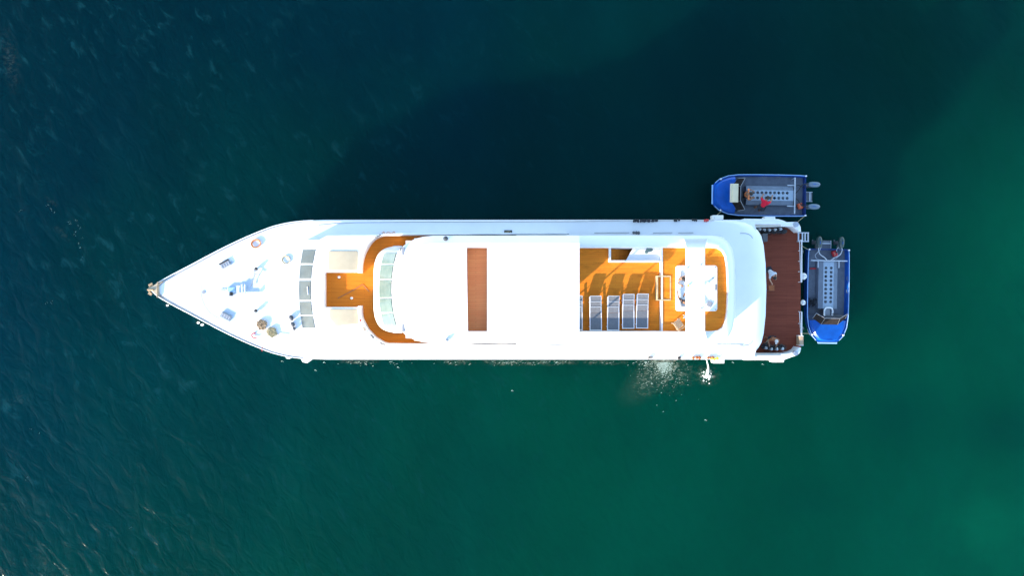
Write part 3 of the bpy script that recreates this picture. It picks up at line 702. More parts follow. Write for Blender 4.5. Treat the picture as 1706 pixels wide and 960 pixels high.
# gear drying along the upper rail
for i, (x, y, w, m_, lb) in enumerate(((1059, 368, .35, 'neoprene', 'small dark wetsuit piece at the front end of the row on the upper rail'), (1067, 368, .32, 'neoprene', 'black wetsuit draped on the upper rail, second from the front'),
        (1073.5, 368, .22, 'neoprene', 'short black wetsuit draped third on the upper rail'), (1087, 368, .62, 'neoprene', 'longest dark wetsuit draped on the upper rail'),
        (1127, 367, .36, 'black', 'black fins on the upper rail halfway between the wetsuits and the red towel'), (1157, 366.8, .32, 'black', 'black bag on the upper rail next to the red towel'), (1176, 367.5, .3, 'red', 'dull red towel on the upper rail near the boarding step'),
        (1060, 388, .42, 'dgrey', 'dark strap lying on the upper side deck below the wetsuits'),
        (1083, 596.3, .25, 'dgrey', 'small dark cloth on the lower rail above the wide foam patch'), (1131, 596.6, .15, 'black', 'tiny dark clip on the lower rail between the two foam patches'),
        (1160, 596.3, .5, 'c_brown', 'reddish towel on the lower rail left of the water jet'), (1183, 596.3, .4, 'c_brown', 'brown towel on the lower rail right of the water jet'), (1190, 598, .5, 'yellow', 'yellow float beside the lower boarding step'))):
    t_ = MB()
    for k in range(3):
        t_.ball(((k - 1) * w * .34 + random.uniform(-.02, .02), random.uniform(-.02, .02), .05), .09, (max(.6, w * 2.1), 1.0 + random.uniform(-.2, .2), .55), 10)
    kind_ = lb.split(' on ')[0].split(' draped')[0].split(' at ')[0].split(' beside')[0].split(' lying')[0].split()[-1]
    if kind_ == 'piece': kind_ = 'wetsuit'
    o = t_.build(kind_, m_, None, smooth=True); o.location = P(x, y, 4.31)
    tag(o, lb, kind_)

# ------------------------------------------------------------------ people
def skin_body(name, verts, edges, m, parent, root=0, sub=1):
    me = bpy.data.meshes.new(name); me.from_pydata([v[0] for v in verts], edges, [])
    o = bpy.data.objects.new(name, me); COL.objects.link(o)
    md = o.modifiers.new('skin', 'SKIN'); md.use_smooth_shade = True; md.branch_smoothing = 0.6
    sk = me.skin_vertices[0].data if me.skin_vertices else None
    if sk is None:
        bm = bmesh.new(); bm.from_mesh(me); bm.verts.layers.skin.verify(); bm.to_mesh(me); bm.free(); sk = me.skin_vertices[0].data
    for i, v in enumerate(verts):
        r = v[1]; sk[i].radius = (r, r) if isinstance(r, (int, float)) else r; sk[i].use_root = (i == root)
    sb = o.modifiers.new('sub', 'SUBSURF'); sb.levels = sub; sb.render_levels = sub
    bpy.context.view_layer.update()
    me2 = bpy.data.meshes.new_from_object(o.evaluated_get(bpy.context.evaluated_depsgraph_get()))
    bpy.data.objects.remove(o)
    return link(name, me2, m, parent, smooth=True)
def person(label, loc, rz, J, shirt='c_red', shorts='c_dark', skin='skin', hair='hair', capm=None, group=None):
    """J: joints pelvis, chest, neck, head, and per side sh/el/wr and hip/kn/an/toe in local metres, facing +x"""
    T = thing('person', label, 'person', loc, rz, group)
    V = []; E = []
    def v(p, r, fr=None):
        V.append((tuple(p), r)); i = len(V) - 1
        if fr is not None: E.append((fr, i))
        return i
    pel = v(J['pelvis'], .125); mid = v((Vector(J['pelvis']) + Vector(J['chest'])) / 2, .118, pel); ch = v(J['chest'], .135, mid)
    nk = v(J['neck'], .055, ch); hd = Vector(J['head']); nkv = Vector(J['neck'])
    hb = v(nkv.lerp(hd, .55), .075, nk); h1 = v(hd, .095, hb); v(hd + (hd - nkv).normalized() * .07, .07, h1)
    fwd = Vector(J.get('face', (1, 0, 0))).normalized()
    v(hd + fwd * .118 + Vector((0, 0, -.01)), .016, h1)
    limbs = {}
    for s_ in ('L', 'R'):
        sh = v(J['sh' + s_], .062, ch); el = v(J['el' + s_], .045, sh); wr = v(J['wr' + s_], .030, el)
        dv = (Vector(J['wr' + s_]) - Vector(J['el' + s_])).normalized()
        sd_ = dv.cross(Vector((0, 0, 1))); sd_ = sd_.normalized() if sd_.length > .1 else Vector((0, 1, 0))
        W_ = Vector(J['wr' + s_]); pm = v(W_ + dv * .07, .033, wr)
        for k, ln in enumerate((.07, .085, .08, .06)):
            q = W_ + dv * .10 + sd_ * (k - 1.5) * .022; a_ = v(q, .010, pm); v(q + dv * ln * .6 - Vector((0, 0, .01)), .0085, a_); v(q + dv * ln - Vector((0, 0, .03)), .007, len(V) - 1)
        tq = W_ + dv * .04 - sd_ * .045; a_ = v(tq, .011, pm); v(tq + dv * .045 - sd_ * .012, .009, a_)
        hp = v(J['hp' + s_], .085, pel); kn = v(J['kn' + s_], .058, hp); an_ = v(J['an' + s_], .036, kn); v(J['to' + s_], .034, an_)
    skin_body('body', V, E, skin, T)
    # shirt
    V = []; E = []
    pe = v(Vector(J['pelvis']).lerp(Vector(J['chest']), .08), .145); mi = v((Vector(J['pelvis']) + Vector(J['chest'])) / 2, .145, pe); ch = v(J['chest'], .160, mi); v(Vector(J['chest']).lerp(nkv, .75), .08, ch)
    for s_ in ('L', 'R'):
        sh = v(J['sh' + s_], .085, ch); v(Vector(J['sh' + s_]).lerp(Vector(J['el' + s_]), .75), .066, sh)
    if shirt: skin_body('shirt', V, E, shirt, T)
    V = []; E = []
    pe = v(J['pelvis'], .15)
    for s_ in ('L', 'R'):
        hp = v(J['hp' + s_], .105, pe); v(Vector(J['hp' + s_]).lerp(Vector(J['kn' + s_]), .8), .085, hp)
    skin_body('shorts', V, E, shorts, T)
    up_ = (hd - nkv).normalized()
    MB().ball(hd + up_ * .035 - fwd * .018, .112, (1, .95, .92), 16).build('cap' if capm else 'hair', capm or hair, T, smooth=True)
    if capm: MB().ball(hd + up_ * .05 + fwd * .11, .07, (1, .9, .16), 12, rz=math.atan2(fwd.y, fwd.x)).build('cap_brim', capm, T, smooth=True)
    sd_ = fwd.cross(up_).normalized()
    for k in (-1, 1): MB().ball(hd + fwd * .092 + sd_ * k * .034 + up_ * .008, .011, seg=8).build('eye', 'black', T)
    return T
def pose(kind):
    if kind == 'bend':      # standing, bent well forward, one arm reaching down and forward
        return dict(pelvis=(0, 0, .90), chest=(.30, 0, 1.10), neck=(.45, 0, 1.16), head=(.56, 0, 1.15), face=(.6, 0, -.8),
                    shL=(.34, .19, 1.10), elL=(.50, .26, .90), wrL=(.68, .20, .76), shR=(.34, -.19, 1.10), elR=(.56, -.26, .98), wrR=(.78, -.24, .90),
                    hpL=(0, .10, .86), knL=(.08, .13, .48), anL=(-.04, .14, .08), toL=(.12, .15, .05), hpR=(0, -.10, .86), knR=(.06, -.13, .48), anR=(-.08, -.14, .08), toR=(.09, -.15, .05))
    if kind == 'stand':
        return dict(pelvis=(0, 0, .95), chest=(.05, 0, 1.28), neck=(.08, 0, 1.47), head=(.13, 0, 1.60), face=(1, 0, -.35),
                    shL=(.05, .20, 1.38), elL=(.14, .32, 1.14), wrL=(.36, .26, 1.06), shR=(.05, -.20, 1.38), elR=(.16, -.31, 1.15), wrR=(.38, -.22, 1.10),
                    hpL=(0, .10, .90), knL=(.05, .12, .50), anL=(-.02, .13, .08), toL=(.14, .15, .05), hpR=(0, -.10, .90), knR=(.03, -.12, .50), anR=(-.05, -.13, .08), toR=(.10, -.15, .05))
    if kind == 'sit':       # on a 0.45 m seat
        return dict(pelvis=(0, 0, .58), chest=(.06, 0, .92), neck=(.10, 0, 1.10), head=(.16, 0, 1.22), face=(1, 0, -.45),
                    shL=(.06, .20, 1.02), elL=(.16, .30, .80), wrL=(.38, .22, .74), shR=(.06, -.20, 1.02), elR=(.18, -.30, .80), wrR=(.40, -.20, .76),
                    hpL=(.04, .10, .56), knL=(.46, .13, .54), anL=(.42, .14, .09), toL=(.58, .15, .05), hpR=(.04, -.10, .56), knR=(.45, -.13, .54), anR=(.38, -.14, .09), toR=(.54, -.15, .05))
    if kind == 'tub':       # sitting low in the tub, arms out along the rim
        return dict(pelvis=(0, 0, .12), chest=(.0, 0, .42), neck=(.0, 0, .60), head=(.05, 0, .72), face=(1, 0, -.3),
                    shL=(0, .19, .52), elL=(.06, .40, .46), wrL=(.22, .52, .44), shR=(0, -.19, .52), elR=(.10, -.32, .40), wrR=(.30, -.20, .38),
                    hpL=(.05, .10, .10), knL=(.42, .14, .28), anL=(.70, .14, .06), toL=(.82, .15, .08), hpR=(.05, -.10, .10), knR=(.42, -.14, .26), anR=(.68, -.14, .06), toR=(.8, -.15, .08))

# ------------------------------------------------------------------ sun deck furniture
def lounger():
    T = thing('sun_lounger', 'x', 'sun lounger', group='sun loungers on the sun deck')
    # local: head end at +y, foot end at -y ; length 1.8, width .64
    for s_ in (-1, 1):
        MB().box((s_ * .31, 0, .33), (.045, 1.86, .05)).build('side_rail', 'white', T, bevel=.008)
    MB().box((0, -.90, .33), (.60, .04, .045)).build('end_rail', 'white', T)
    for x in (-.31, .31):
        for y in (-.72, .62): MB().box((x, y, .152), (.045, .06, .30)).build('leg', 'white', T)
    MB().box((0, -.42, .345), (.56, .92, .022)).build('seat_sling', 'sling', T, bevel=.005)
    a = R(10); L_ = .95
    c = Vector((0, .05 + math.cos(a) * L_ / 2, .355 + math.sin(a) * L_ / 2))
    bk = MB().box(c, (.55, L_, .024), rx=a).build('backrest', 'sling', T, bevel=.005)
    fr = MB()
    for s_ in (-1, 1): fr.box(c + Vector((s_ * .29, 0, .004)), (.032, L_, .036), rx=a)
    for t in (.98, .66, .34): fr.box(Vector((0, .05 + math.cos(a) * L_ * t, .375 + math.sin(a) * L_ * t)), (.57, .03, .03), rx=a)
    fr.build('backrest_frame', 'alu', bk)
    st = MB(); 
    for s_ in (-1, 1): st.tube([(s_ * .25, .62, .34), (s_ * .25, .05 + math.cos(a) * L_ * .7, .355 + math.sin(a) * L_ * .7)], .014)
    st.build('backrest_strut', 'alu', T)
    return T
l0 = lounger()
spots = [(959.5, 522, 0, 'grey lounger mostly hidden under the hard top edge'), (991, 522.5, .01, 'grey lounger next to the hard top with deck showing on both sides'),
         (1020.2, 522.5, -.01, 'middle grey lounger of the sun deck row, in front of the stairwell corner'), (1045, 519.5, 0.0, 'grey lounger touching its neighbour, second from the steps'), (1068, 519, -.015, 'grey lounger nearest the wooden steps')]
for i, (x, y, a, lb) in enumerate(spots):
    o = l0 if i == 0 else copy_tree(l0)
    o.location = P(x, y, 6.40); o.location.z = 6.401; o.rotation_euler = (0, 0, a); o['label'] = lb

# hot tub
tub = thing('hot_tub', 'square white hot tub with rounded corners under the arch beam', 'hot tub', P(1159, 480.5, 6.84))
tl = rounded([(-1.11, -1.24), (1.11, -1.24), (1.11, 1.24), (-1.11, 1.24)], .16)
th = rounded([(-.86, -.98), (-.28, -.98), (-.28, .98), (-.86, .98)], .12)
th2 = rounded([(.0, -.7), (.7, -.7), (.7, .6), (.0, .6)], .25)
link('tub_rim', slab_mesh('tub_rim', [tl, th], .0, .24, .03), 'white', tub, smooth=True)
MB().b2(-.90, -.24, -1.0, 1.0, .012, .15).build('tub_water', 'tubwater', tub)
for x, y in ((-.55, 1.16), (1.02, 1.15), (1.02, -1.15), (.88, .55), (-.4, -1.15)): MB().cyl((x, y, .25), .03, .02, 10).build('jet_cap', 'dgrey', tub)
MB().box((1.03, .05, .25), (.06, .3, .03)).build('control_panel', 'dgrey', tub)
J = pose('tub'); 
person('bather with dark hair and bare shoulders in the hot tub, nearer the stairwell side', P(1133, 464, 6.84) + Vector((0, 0, -.12)), R(-60), J, shirt=None, shorts='c_dark', skin='skin')
person('bather in dark top in the hot tub, nearer the wooden chair', P(1137, 503, 6.84) + Vector((0, 0, -.12)), R(60), pose('tub'), shirt='c_dark', shorts='c_dark', skin='skin_tan')
o = MB().box((0, 0, .02), (.28, .26, .04)).build('folded_towel', 'grey', None, bevel=.01); o.location = P(1182.3, 507, 7.085); o.rotation_euler = (0, 0, R(62)); tag(o, 'small dark grey folded towel on the hot tub corner', 'towel')
o = MB().cyl((0, 0, .05), .06, .10, 12).cyl((0, 0, .12), .03, .06, 12).build('drink_bottle', 'lblue', None, smooth=True); o.location = P(1180, 470, 7.085); tag(o, 'small pale blue bottle standing on the hot tub rim', 'bottle')
# wooden chair by the tub and a white stool
ch_ = thing('wooden_chair', 'folding wooden chair with curved arms near the foot of the hot tub', 'chair', P(1127, 540, 6.84), R(35))
MB().box((0, 0, .42), (.44, .44, .03)).build('seat', 'wicker', ch_, bevel=.01)
for k in range(4): MB().box((-.22, -.16 + k * .107, .68), (.02, .06, .46), ry=-.2).build('back_slat', 'wicker', ch_)
MB().box((-.27, 0, .93), (.035, .46, .06)).build('top_rail', 'wicker', ch_)
for s_ in (-1, 1):
    MB().tube([(-.24, s_ * .24, .68), (0, s_ * .26, .66), (.24, s_ * .24, .64)], .025).build('armrest', 'wicker', ch_, smooth=True)
    for x in (-.2, .2): MB().box((x, s_ * .2, .205), (.04, .04, .41)).build('leg', 'wicker', ch_)
st_ = thing('round_stool', 'small round white stool beside the wooden chair', 'stool', P(1139.5, 527.5, 6.84))
MB().cyl((0, 0, .28), .09, .03, 20).build('seat', 'white', st_, smooth=True)
for k in range(3): MB().tube([(.04 * math.cos(k * 2.1), .04 * math.sin(k * 2.1), .27), (.11 * math.cos(k * 2.1), .11 * math.sin(k * 2.1), .005)], .012).build('leg', 'white', st_)

# ------------------------------------------------------------------ stern deck contents
def scuba():
    T = thing('scuba_set', 'x', 'scuba tank', group='scuba tanks with vests along the stern bulwarks')
    k = MB().cyl((0, 0, .31), .092, .58, 20).ball((0, 0, .60), .092, (1, 1, .55), 16).build('tank', 'alu', T, smooth=True)
    v_ = MB().cyl((0, 0, .68), .024, .08, 10).cyl((.03, 0, .70), .022, .10, 10, axis=(1, 0, 0)).build('valve', 'steel', k, smooth=True)
    bc = MB().ball((0, -.15, .38), .17, (1.0, .62, 1.45), 14).ball((-.15, -.05, .40), .09, (.8, 1.2, 2.3), 10).ball((.15, -.05, .40), .09, (.8, 1.2, 2.3), 10).build('buoyancy_vest', 'neoprene', T, smooth=True)
    MB().tube(spline([(.04, 0, .70), (.14, -.06, .74), (.20, -.16, .62), (.12, -.28, .5), (.0, -.33, .42)], 4), .012, 6).tube(spline([(-.02, 0, .70), (-.12, -.08, .73), (-.18, -.2, .60), (-.1, -.3, .42)], 4), .012, 6).build('regulator_hose', 'black', T, smooth=True)
    return T
s0 = scuba()
sc = [(1266, 382, 0, 'scuba tank half hidden under the roof edge, upper bulwark'), (1273.5, 383, .3, 'scuba tank with black vest right beside the grey locker, upper bulwark'), (1282, 383, -.2, 'scuba tank with black vest third along the upper stern bulwark'),
      (1291.5, 382.5, .4, 'scuba tank with black vest fourth along the upper stern bulwark'), (1300.5, 381.5, -.4, 'scuba tank nearest the stern on the upper bulwark'),
      (1276.5, 580, 3.3, 'scuba tank nearest the cabin on the lower bulwark, by the leaning board'), (1285.5, 582, 3.0, 'scuba tank second from the cabin on the lower bulwark'),
      (1294.5, 582, 3.3, 'scuba tank just below the rust-shirted person'), (1304, 581.5, 2.9, 'scuba tank nearest the stern on the lower bulwark')]
for i, (x, y, a, lb) in enumerate(sc):
    o = s0 if i == 0 else copy_tree(s0)
    q = P(x, y, 2.1); o.location = (q.x, q.y, 1.501); o.rotation_euler = (0, 0, a); o['label'] = lb
for i in range(7):                      # wetsuit heap hanging between the sets
    pass
o = MB().ball((0, 0, .35), .22, (1.1, .7, 1.5), 14).ball((.16, .05, .25), .13, (1, .8, 1.6), 10).build('wetsuit', 'neoprene', None, smooth=True); q = P(1307, 378.5, 2.1); o.location = (q.x, q.y - .25, 1.50); tag(o, 'black wetsuit hanging at the stern end of the upper scuba tanks', 'wetsuit')
q = P(1292.5, 565.5, 3.0)
person('person in rust brown shirt and pale cap standing over the lower row of tanks', (q.x, q.y + .02, 1.50), R(-95), pose('stand'), shirt='c_brown', skin='skin_tan', capm='c_cap')
q = P(1284, 452, 2.7)
person('person in white shirt and dark hair just aft of the cabin roof edge', (q.x - .02, q.y + .10, 1.50), R(-60), pose('bend'), shirt='c_white', skin='skin')
b_ = thing('wicker_box', 'tan wicker box with white ends at the stern corner', 'box', P(1329.8, 567, 1.50))
MB().box((0, 0, .25), (.26, .54, .48)).build('basket', 'wicker', b_, bevel=.03)
for s_ in (-1, 1): MB().box((0, s_ * .285, .25), (.26, .03, .5)).build('end_panel', 'white', b_)
o = MB().loft([[(-.08, -.24, .02), (.14, -.24, .02), (.08, .24, .9), (-.0, .24, .9)], [(-.08, -.20, .02), (.14, -.20, .02), (.08, .27, .9), (-.0, .27, .9)]]).build('paddle_board', 'cream', None, bevel=.01); q = P(1279, 569, 2); o.location = (q.x, q.y, 1.50); tag(o, 'pale cream board leaning beside the lower row of tanks', 'board')
cst = thing('folding_stool', 'dark folding stool at the cabin wall below the white-shirted person', 'stool', P(1281, 480, 1.5))
MB().box((0, 0, .44), (.34, .34, .02)).build('seat', 'c_brown', cst)
for s_ in (-1, 1): MB().tube([(-.16, s_ * .16, .01), (.16, s_ * .16, .43)], .014).tube([(.16, s_ * .16, .01), (-.16, s_ * .16, .43)], .014).build('leg', 'dgrey', cst)
for (x, y, rr, lb) in ((1340.2, 460.5, .165, 'larger white ball fender between the stern rail and the lower tender'), (1339, 504.5, .135, 'smaller white ball fender between the stern rail and the lower tender')):
    f_ = thing('ball_fender', lb, 'fender', (P(x, y, 1.2).x, P(x, y, 1.2).y, .9), 0, 'ball fenders at the stern')
    MB().ball((0, 0, .2), rr * 1.25, (.85, 1.05, 1.15), 18).build('float', 'white', f_, smooth=True)
    MB().tube([(0, 0, .4), (-.1, 0, .8), (-.22, 0, 1.2)], .012).build('lanyard', 'rope', f_)
for (x, y) in ((1336.5, 418), (1337, 546)):
    MB().tube([P(x - 3, y, 1.9), P(x + 1.5, y, 1.85), P(x + 1.5, y + 3, 1.7), P(x - 2, y + 3, 1.6)], .03).build('stern_cleat', 'dgrey', Y, smooth=True)

# ------------------------------------------------------------------ dive tenders
def tender(label, loc, rz, engines='cowl'):
    T = thing('dive_tender', label, 'dive boat', loc, rz, 'blue dive tenders tied to the yacht')
    ol = [(2.97, 0), (2.96, .35), (2.90, .62), (2.80, .76), (2.50, 1.02), (1.92, 1.24), (1.3, 1.32), (.4, 1.335), (-1.2, 1.34), (-2.6, 1.32), (-2.98, 1.29)]
    def ring(z, k, dx=0.0, wid=1.0):
        pts = [(x - dx * max(0, (x + .5) / 3.4), y * k) for x, y in ol]
        return [Vector((x, y, z)) for x, y in pts] + [Vector((x, -y, z)) for x, y in reversed(pts[1:])]
    MB().loft([ring(-.30, .55, .7), ring(0.0, .90, .35), ring(.45, .985, .08), ring(.80, 1.0)], cap1=False).build('hull', 'blue_dark', T, smooth=True)
    inn = [(x - .09 if x > 2.7 else x, max(0, y - .085)) for x, y in ol]
    fl = [Vector((x - .03, y, .34)) for x, y in inn] + [Vector((x - .03, -y, .34)) for x, y in reversed(inn[1:])]
    MB().loft([[p - Vector((0, 0, .05)) for p in fl], fl]).build('floor', 'tfloor', T)
    # inner sides
    sdm = MB(); o_r = ring(.80, 1.0); i_r = [Vector((x, y, .80)) for x, y in inn] + [Vector((x, -y, .80)) for x, y in reversed(inn[1:])]
    sdm.loft([fl, i_r, ], cap0=False, cap1=False); sdm.loft([i_r, o_r], cap0=False, cap1=False)
    sdm.build('gunwale', 'blue', T, smooth=True)
    for s_ in (-1, 1):
        MB().tube([Vector((x, s_ * (y - .03), .83)) for x, y in ol[5:]], .022, 6).build('gunwale_rail', 'lblue' , T, smooth=True)
        MB().tube([Vector((x, s_ * (y - .02), .84)) for x, y in ol[3:6]], .022, 6).build('bow_rail', 'lblue', T, smooth=True)
        for x in (2.45, -2.93): MB().cyl((x, s_ * ((.98 if x > 0 else 1.25)), .86), .05, .1, 10).build('cleat', 'white', T, smooth=True)
        for x in (-.35, -1.15): MB().tube([(x - .12, s_ * 1.2, .84), (x - .06, s_ * 1.12, .90), (x + .06, s_ * 1.12, .90), (x + .12, s_ * 1.2, .84)], .015).build('grab_handle', 'dgrey', T, smooth=True)
    MB().loft([[Vector((2.94, y * 1.0, .72)) for y in (-.6, .6)] + [Vector((2.88, .6, .72)), Vector((2.88, -.6, .72))], [Vector((3.02, y, .84)) for y in (-.62, .62)] + [Vector((2.92, .62, .84)), Vector((2.92, -.62, .84))]]).build('bow_bumper', 'lblue', T, bevel=.02)
    # raised blue foredeck (half shell) back to the windscreen
    fo = [(2.88, 0), (2.87, .34), (2.82, .56), (2.72, .68), (2.42, .93), (1.92, 1.12), (1.55, 1.17)]
    bo = [Vector((x, y, .80)) for x, y in fo] + [Vector((x, -y, .80)) for x, y in reversed(fo[1:])]
    to = [Vector((x * .93 + .1, y * .86, .95 + .10 * (1 - y))) for x, y in fo] + [Vector((x * .93 + .1, -y * .86, .95 + .10 * (1 - y))) for x, y in reversed(fo[1:])]
    MB().loft([[Vector((p.x, p.y, .36)) for p in bo], bo, to]).build('foredeck', 'blue', T, smooth=True)
    # windscreen: three panes leaning back
    ws_b = [(1.40, -1.02, .98), (1.78, -.52, 1.03), (1.78, .52, 1.03), (1.40, 1.02, .98)]
    ws_t = [(1.08, -.98, 1.38), (1.38, -.46, 1.46), (1.38, .46, 1.46), (1.08, .98, 1.38)]
    for k in range(3):
        a, b, c_, d_ = (Vector(ws_b[k]), Vector(ws_b[k + 1]), Vector(ws_t[k + 1]), Vector(ws_t[k]))
        n_ = (b - a).cross(d_ - a).normalized() * .012
        MB().loft([[a, b, c_, d_], [a + n_, b + n_, c_ + n_, d_ + n_]]).build('windscreen', 'smoke', T)
    fr = MB(); fr.tube(ws_t, .018, 6); fr.tube([ws_b[0], ws_t[0]], .018, 6); fr.tube([ws_b[3], ws_t[3]], .018, 6); fr.tube([ws_b[1], ws_t[1]], .014, 6); fr.tube([ws_b[2], ws_t[2]], .014, 6)
    fr.build('windscreen_frame', 'grey', T, smooth=True)
    # helm console and the two dark wells beside it
    cn = MB().loft([[(1.62, -.25, .35), (1.62, .98, .35), (1.18, .98, .35), (1.18, -.25, .35)], [(1.55, -.22, .98), (1.55, .9, .96), (1.22, .9, .96), (1.22, -.22, .98)]]).build('helm_console', 'dgrey', T, bevel=.02)
    MB().tube([(1.12 + .0, .36 + .17 * math.cos(t * .524), 1.0 + .12 * math.sin(t * .524)) for t in range(12)], .015, 6, closed=True).build('steering_wheel', 'black', cn, smooth=True)
    MB().box((.98, -.62, .36), (.5, .9, .04)).build('floor_mat', 'dgrey', T)
    # tank bench with two sloping sides and 18 sockets
    x1, x0 = .80, -2.18
    tr = thing('x', 'x', 'x'); bpy.data.objects.remove(tr)
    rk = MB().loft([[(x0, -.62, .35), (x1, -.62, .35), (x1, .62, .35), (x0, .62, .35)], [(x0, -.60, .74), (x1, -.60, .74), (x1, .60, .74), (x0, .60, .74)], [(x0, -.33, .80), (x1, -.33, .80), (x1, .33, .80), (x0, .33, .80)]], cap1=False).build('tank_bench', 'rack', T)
    tp = MB(); bm = tp.bm
    pitch = .268; xs = [.36 - k * pitch for k in range(9)]; r = .092
    def cell(cx, cy, hx0, hx1, hy0, hy1):
        n_ = 20; C_ = []; Q = []; D = []
        for k in range(n_):
            t = 2 * math.pi * (k + .5) / n_; c, s = math.cos(t), math.sin(t)
            C_.append(bm.verts.new((cx + r * c, cy + r * s, .82))); D.append(bm.verts.new((cx + r * c, cy + r * s, .60)))
            sx = (hx1 if c > 0 else -hx0) / abs(c) if abs(c) > 1e-6 else 1e9; sy = (hy1 if s > 0 else -hy0) / abs(s) if abs(s) > 1e-6 else 1e9
            f = min(sx, sy); Q.append((cx + f * c, cy + f * s))
        QV = [bm.verts.new((a_, b_, .82)) for a_, b_ in Q]
        for k in range(n_):
            j = (k + 1) % n_
            bm.faces.new((QV[k], QV[j], C_[j], C_[k])); bm.faces.new((C_[k], C_[j], D[j], D[k]))
            # corner filler
            if abs(Q[k][0] - Q[j][0]) > 1e-4 and abs(Q[k][1] - Q[j][1]) > 1e-4:
                cxn = Q[k][0] if abs(abs(Q[k][0] - cx) - (hx1 if Q[k][0] > cx else -hx0)) < 1e-4 else Q[j][0]
                cyn = Q[k][1] if abs(abs(Q[k][1] - cy) - (hy1 if Q[k][1] > cy else -hy0)) < 1e-4 else Q[j][1]
                bm.faces.new((QV[k], bm.verts.new((cxn, cyn, .82)), QV[j]))
    for x in xs:
        for s_ in (-1, 1): cell(x, s_ * .165, -pitch / 2, pitch / 2, -.165, .165)
    e0, e1 = xs[-1] - pitch / 2, xs[0] + pitch / 2
    tp.quad([(x0, -.33, .82), (e0, -.33, .82), (e0, .33, .82), (x0, .33, .82)]); tp.quad([(e1, -.33, .82), (x1, -.33, .82), (x1, .33, .82), (e1, .33, .82)])
    for s_ in (-1, 1): tp.quad([(x0, s_ * .33, .82), (x1, s_ * .33, .82), (x1, s_ * .33, .795), (x0, s_ * .33, .795)])
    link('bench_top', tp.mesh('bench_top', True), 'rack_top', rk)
    MB().b2(x0 + .05, x1 - .05, -.32, .32, .56, .60).build('socket_base', 'black', rk)
    for x in xs:
        for s_ in (-1, 1):
            if random.random() < .85: MB().cyl((x, s_ * .165, .70), .06, .16, 14).ball((x, s_ * .165, .78), .03, (1, 1, 1), 8).build('socket_liner', 'dgrey', rk, smooth=True)
    # cross bar, transom area, swim step
    MB().box((-2.24, 0, .86), (.07, 2.3, .06)).build('cross_bar', 'alu', T, bevel=.01)
    for s_ in (-1, 1): MB().box((-2.24, s_ * 1.1, .60), (.06, .05, .5)).build('cross_bar_post', 'alu', T)
    MB().box((-2.0, -.66, .79), (.42, .06, .03)).build('bench_bracket', 'alu', T); MB().box((-2.0, .66, .79), (.42, .06, .03)).build('bench_bracket', 'alu', T)
    sp = MB().b2(-3.55, -2.95, -.31, .31, .30, .38).build('swim_step', 'tfloor', T, bevel=.02)
    MB().box((-3.36, 0, .46), (.07, .60, .05)).box((-3.36, .27, .41), (.05, .04, .08)).box((-3.36, -.27, .41), (.05, .04, .08)).box((-3.30, .30, .42), (.5, .03, .04)).box((-3.30, -.30, .42), (.5, .03, .04)).build('step_rail', 'alu', sp)
    MB().box((-2.97, 0, .55), (.06, 2.5, .40)).build('transom', 'blue_dark', T, bevel=.01)
    for s_ in (-1, 1):
        cw = MB()
        rr = [(-.36, .02, .55), (-.30, .14, .62), (-.1, .18, .70), (.16, .175, .72), (.30, .13, .66), (.36, .02, .6)]
        rings = []
        for x, w, h in rr: rings.append([Vector((-3.40 - x, s_ * .70 + w * math.cos(t * math.pi / 6), .98 + (h - .45) * .75 * math.sin(t * math.pi / 6))) for t in range(12)])
        e_ = cw.loft(rings).build('outboard_motor', engines, T, smooth=True)
        MB().box((-3.42, s_ * .70, .40), (.22, .12, .8)).box((-3.46, s_ * .70, -.2), (.34, .08, .5)).box((-3.12, s_ * .70, .72), (.3, .2, .3)).build('motor_leg', 'dgrey', e_, bevel=.02)
        MB().box((-3.35, s_ * .70, 1.185), (.16, .03, .012)).build('cowling_badge', 'blue', e_)
        hm = 'black' if engines == 'cowl' else 'alu'
        MB().tube(spline([(-2.26, s_ * .10, .8), (-2.42, s_ * .30, .92), (-2.62, s_ * .62, .98), (-2.9, s_ * .74, 1.0), (-3.12, s_ * .70, 1.0)], 5), .028, 6).tube(spline([(-2.26, s_ * .14, .7), (-2.34, s_ * .55, .5), (-2.6, s_ * .72, .5), (-2.95, s_ * .52, .74), (-3.14, s_ * .64, .9)], 5), .022, 6).build('fuel_hose', hm, e_, smooth=True)
    return T
c1 = P(1264.5, 325.3, .8); c1.z = 0
t1 = tender('blue dive tender with two people alongside the yacht, bow pointing with the yacht', c1, R(180 - .8), 'cowl')
c2 = P(1379.5, 493.6, .8); c2.z = 0
t2 = tender('empty blue dive tender lying across the stern of the yacht', c2, R(-90 - 1.0), 'cowl_dark')
def in1(x, y, z): return t1.matrix_basis @ Vector((x, y, z))
def in2(x, y, z): return t2.matrix_basis @ Vector((x, y, z))
o = MB().box((0, 0, .05), (.50, 1.16, .10)).box((0, 0, .115), (.24, 1.14, .03)).build('storage_box', 'cream_box', None, bevel=.02); o.location = in1(1.80, -.02, 1.44); o.rotation_euler = (0, 0, R(-1))
tag(o, 'long cream box resting on the windscreen of the occupied tender', 'box')
person('person in orange shirt seated at the helm of the occupied tender', in1(.95, .02, .36), R(0), dict(pose('sit')), shirt='c_orange', skin='skin_tan').scale = (1.1, 1.15, 1.0)
o = thing('helm_seat', 'dark pedestal seat under the orange-shirted person', 'seat', in1(.95, .02, .36)); MB().box((0, 0, .40), (.34, .42, .08)).build('cushion', 'dgrey', o, bevel=.02); MB().cyl((0, 0, .18), .05, .36).build('pedestal', 'alu', o)
person('person in bright red shirt bending beside the tank bench', in1(.02, .93, .36) + Vector((.02, .1, 0)), R(62), pose('bend'), shirt='c_red', skin='skin_tan').scale = (1.12, 1.2, 1.0)
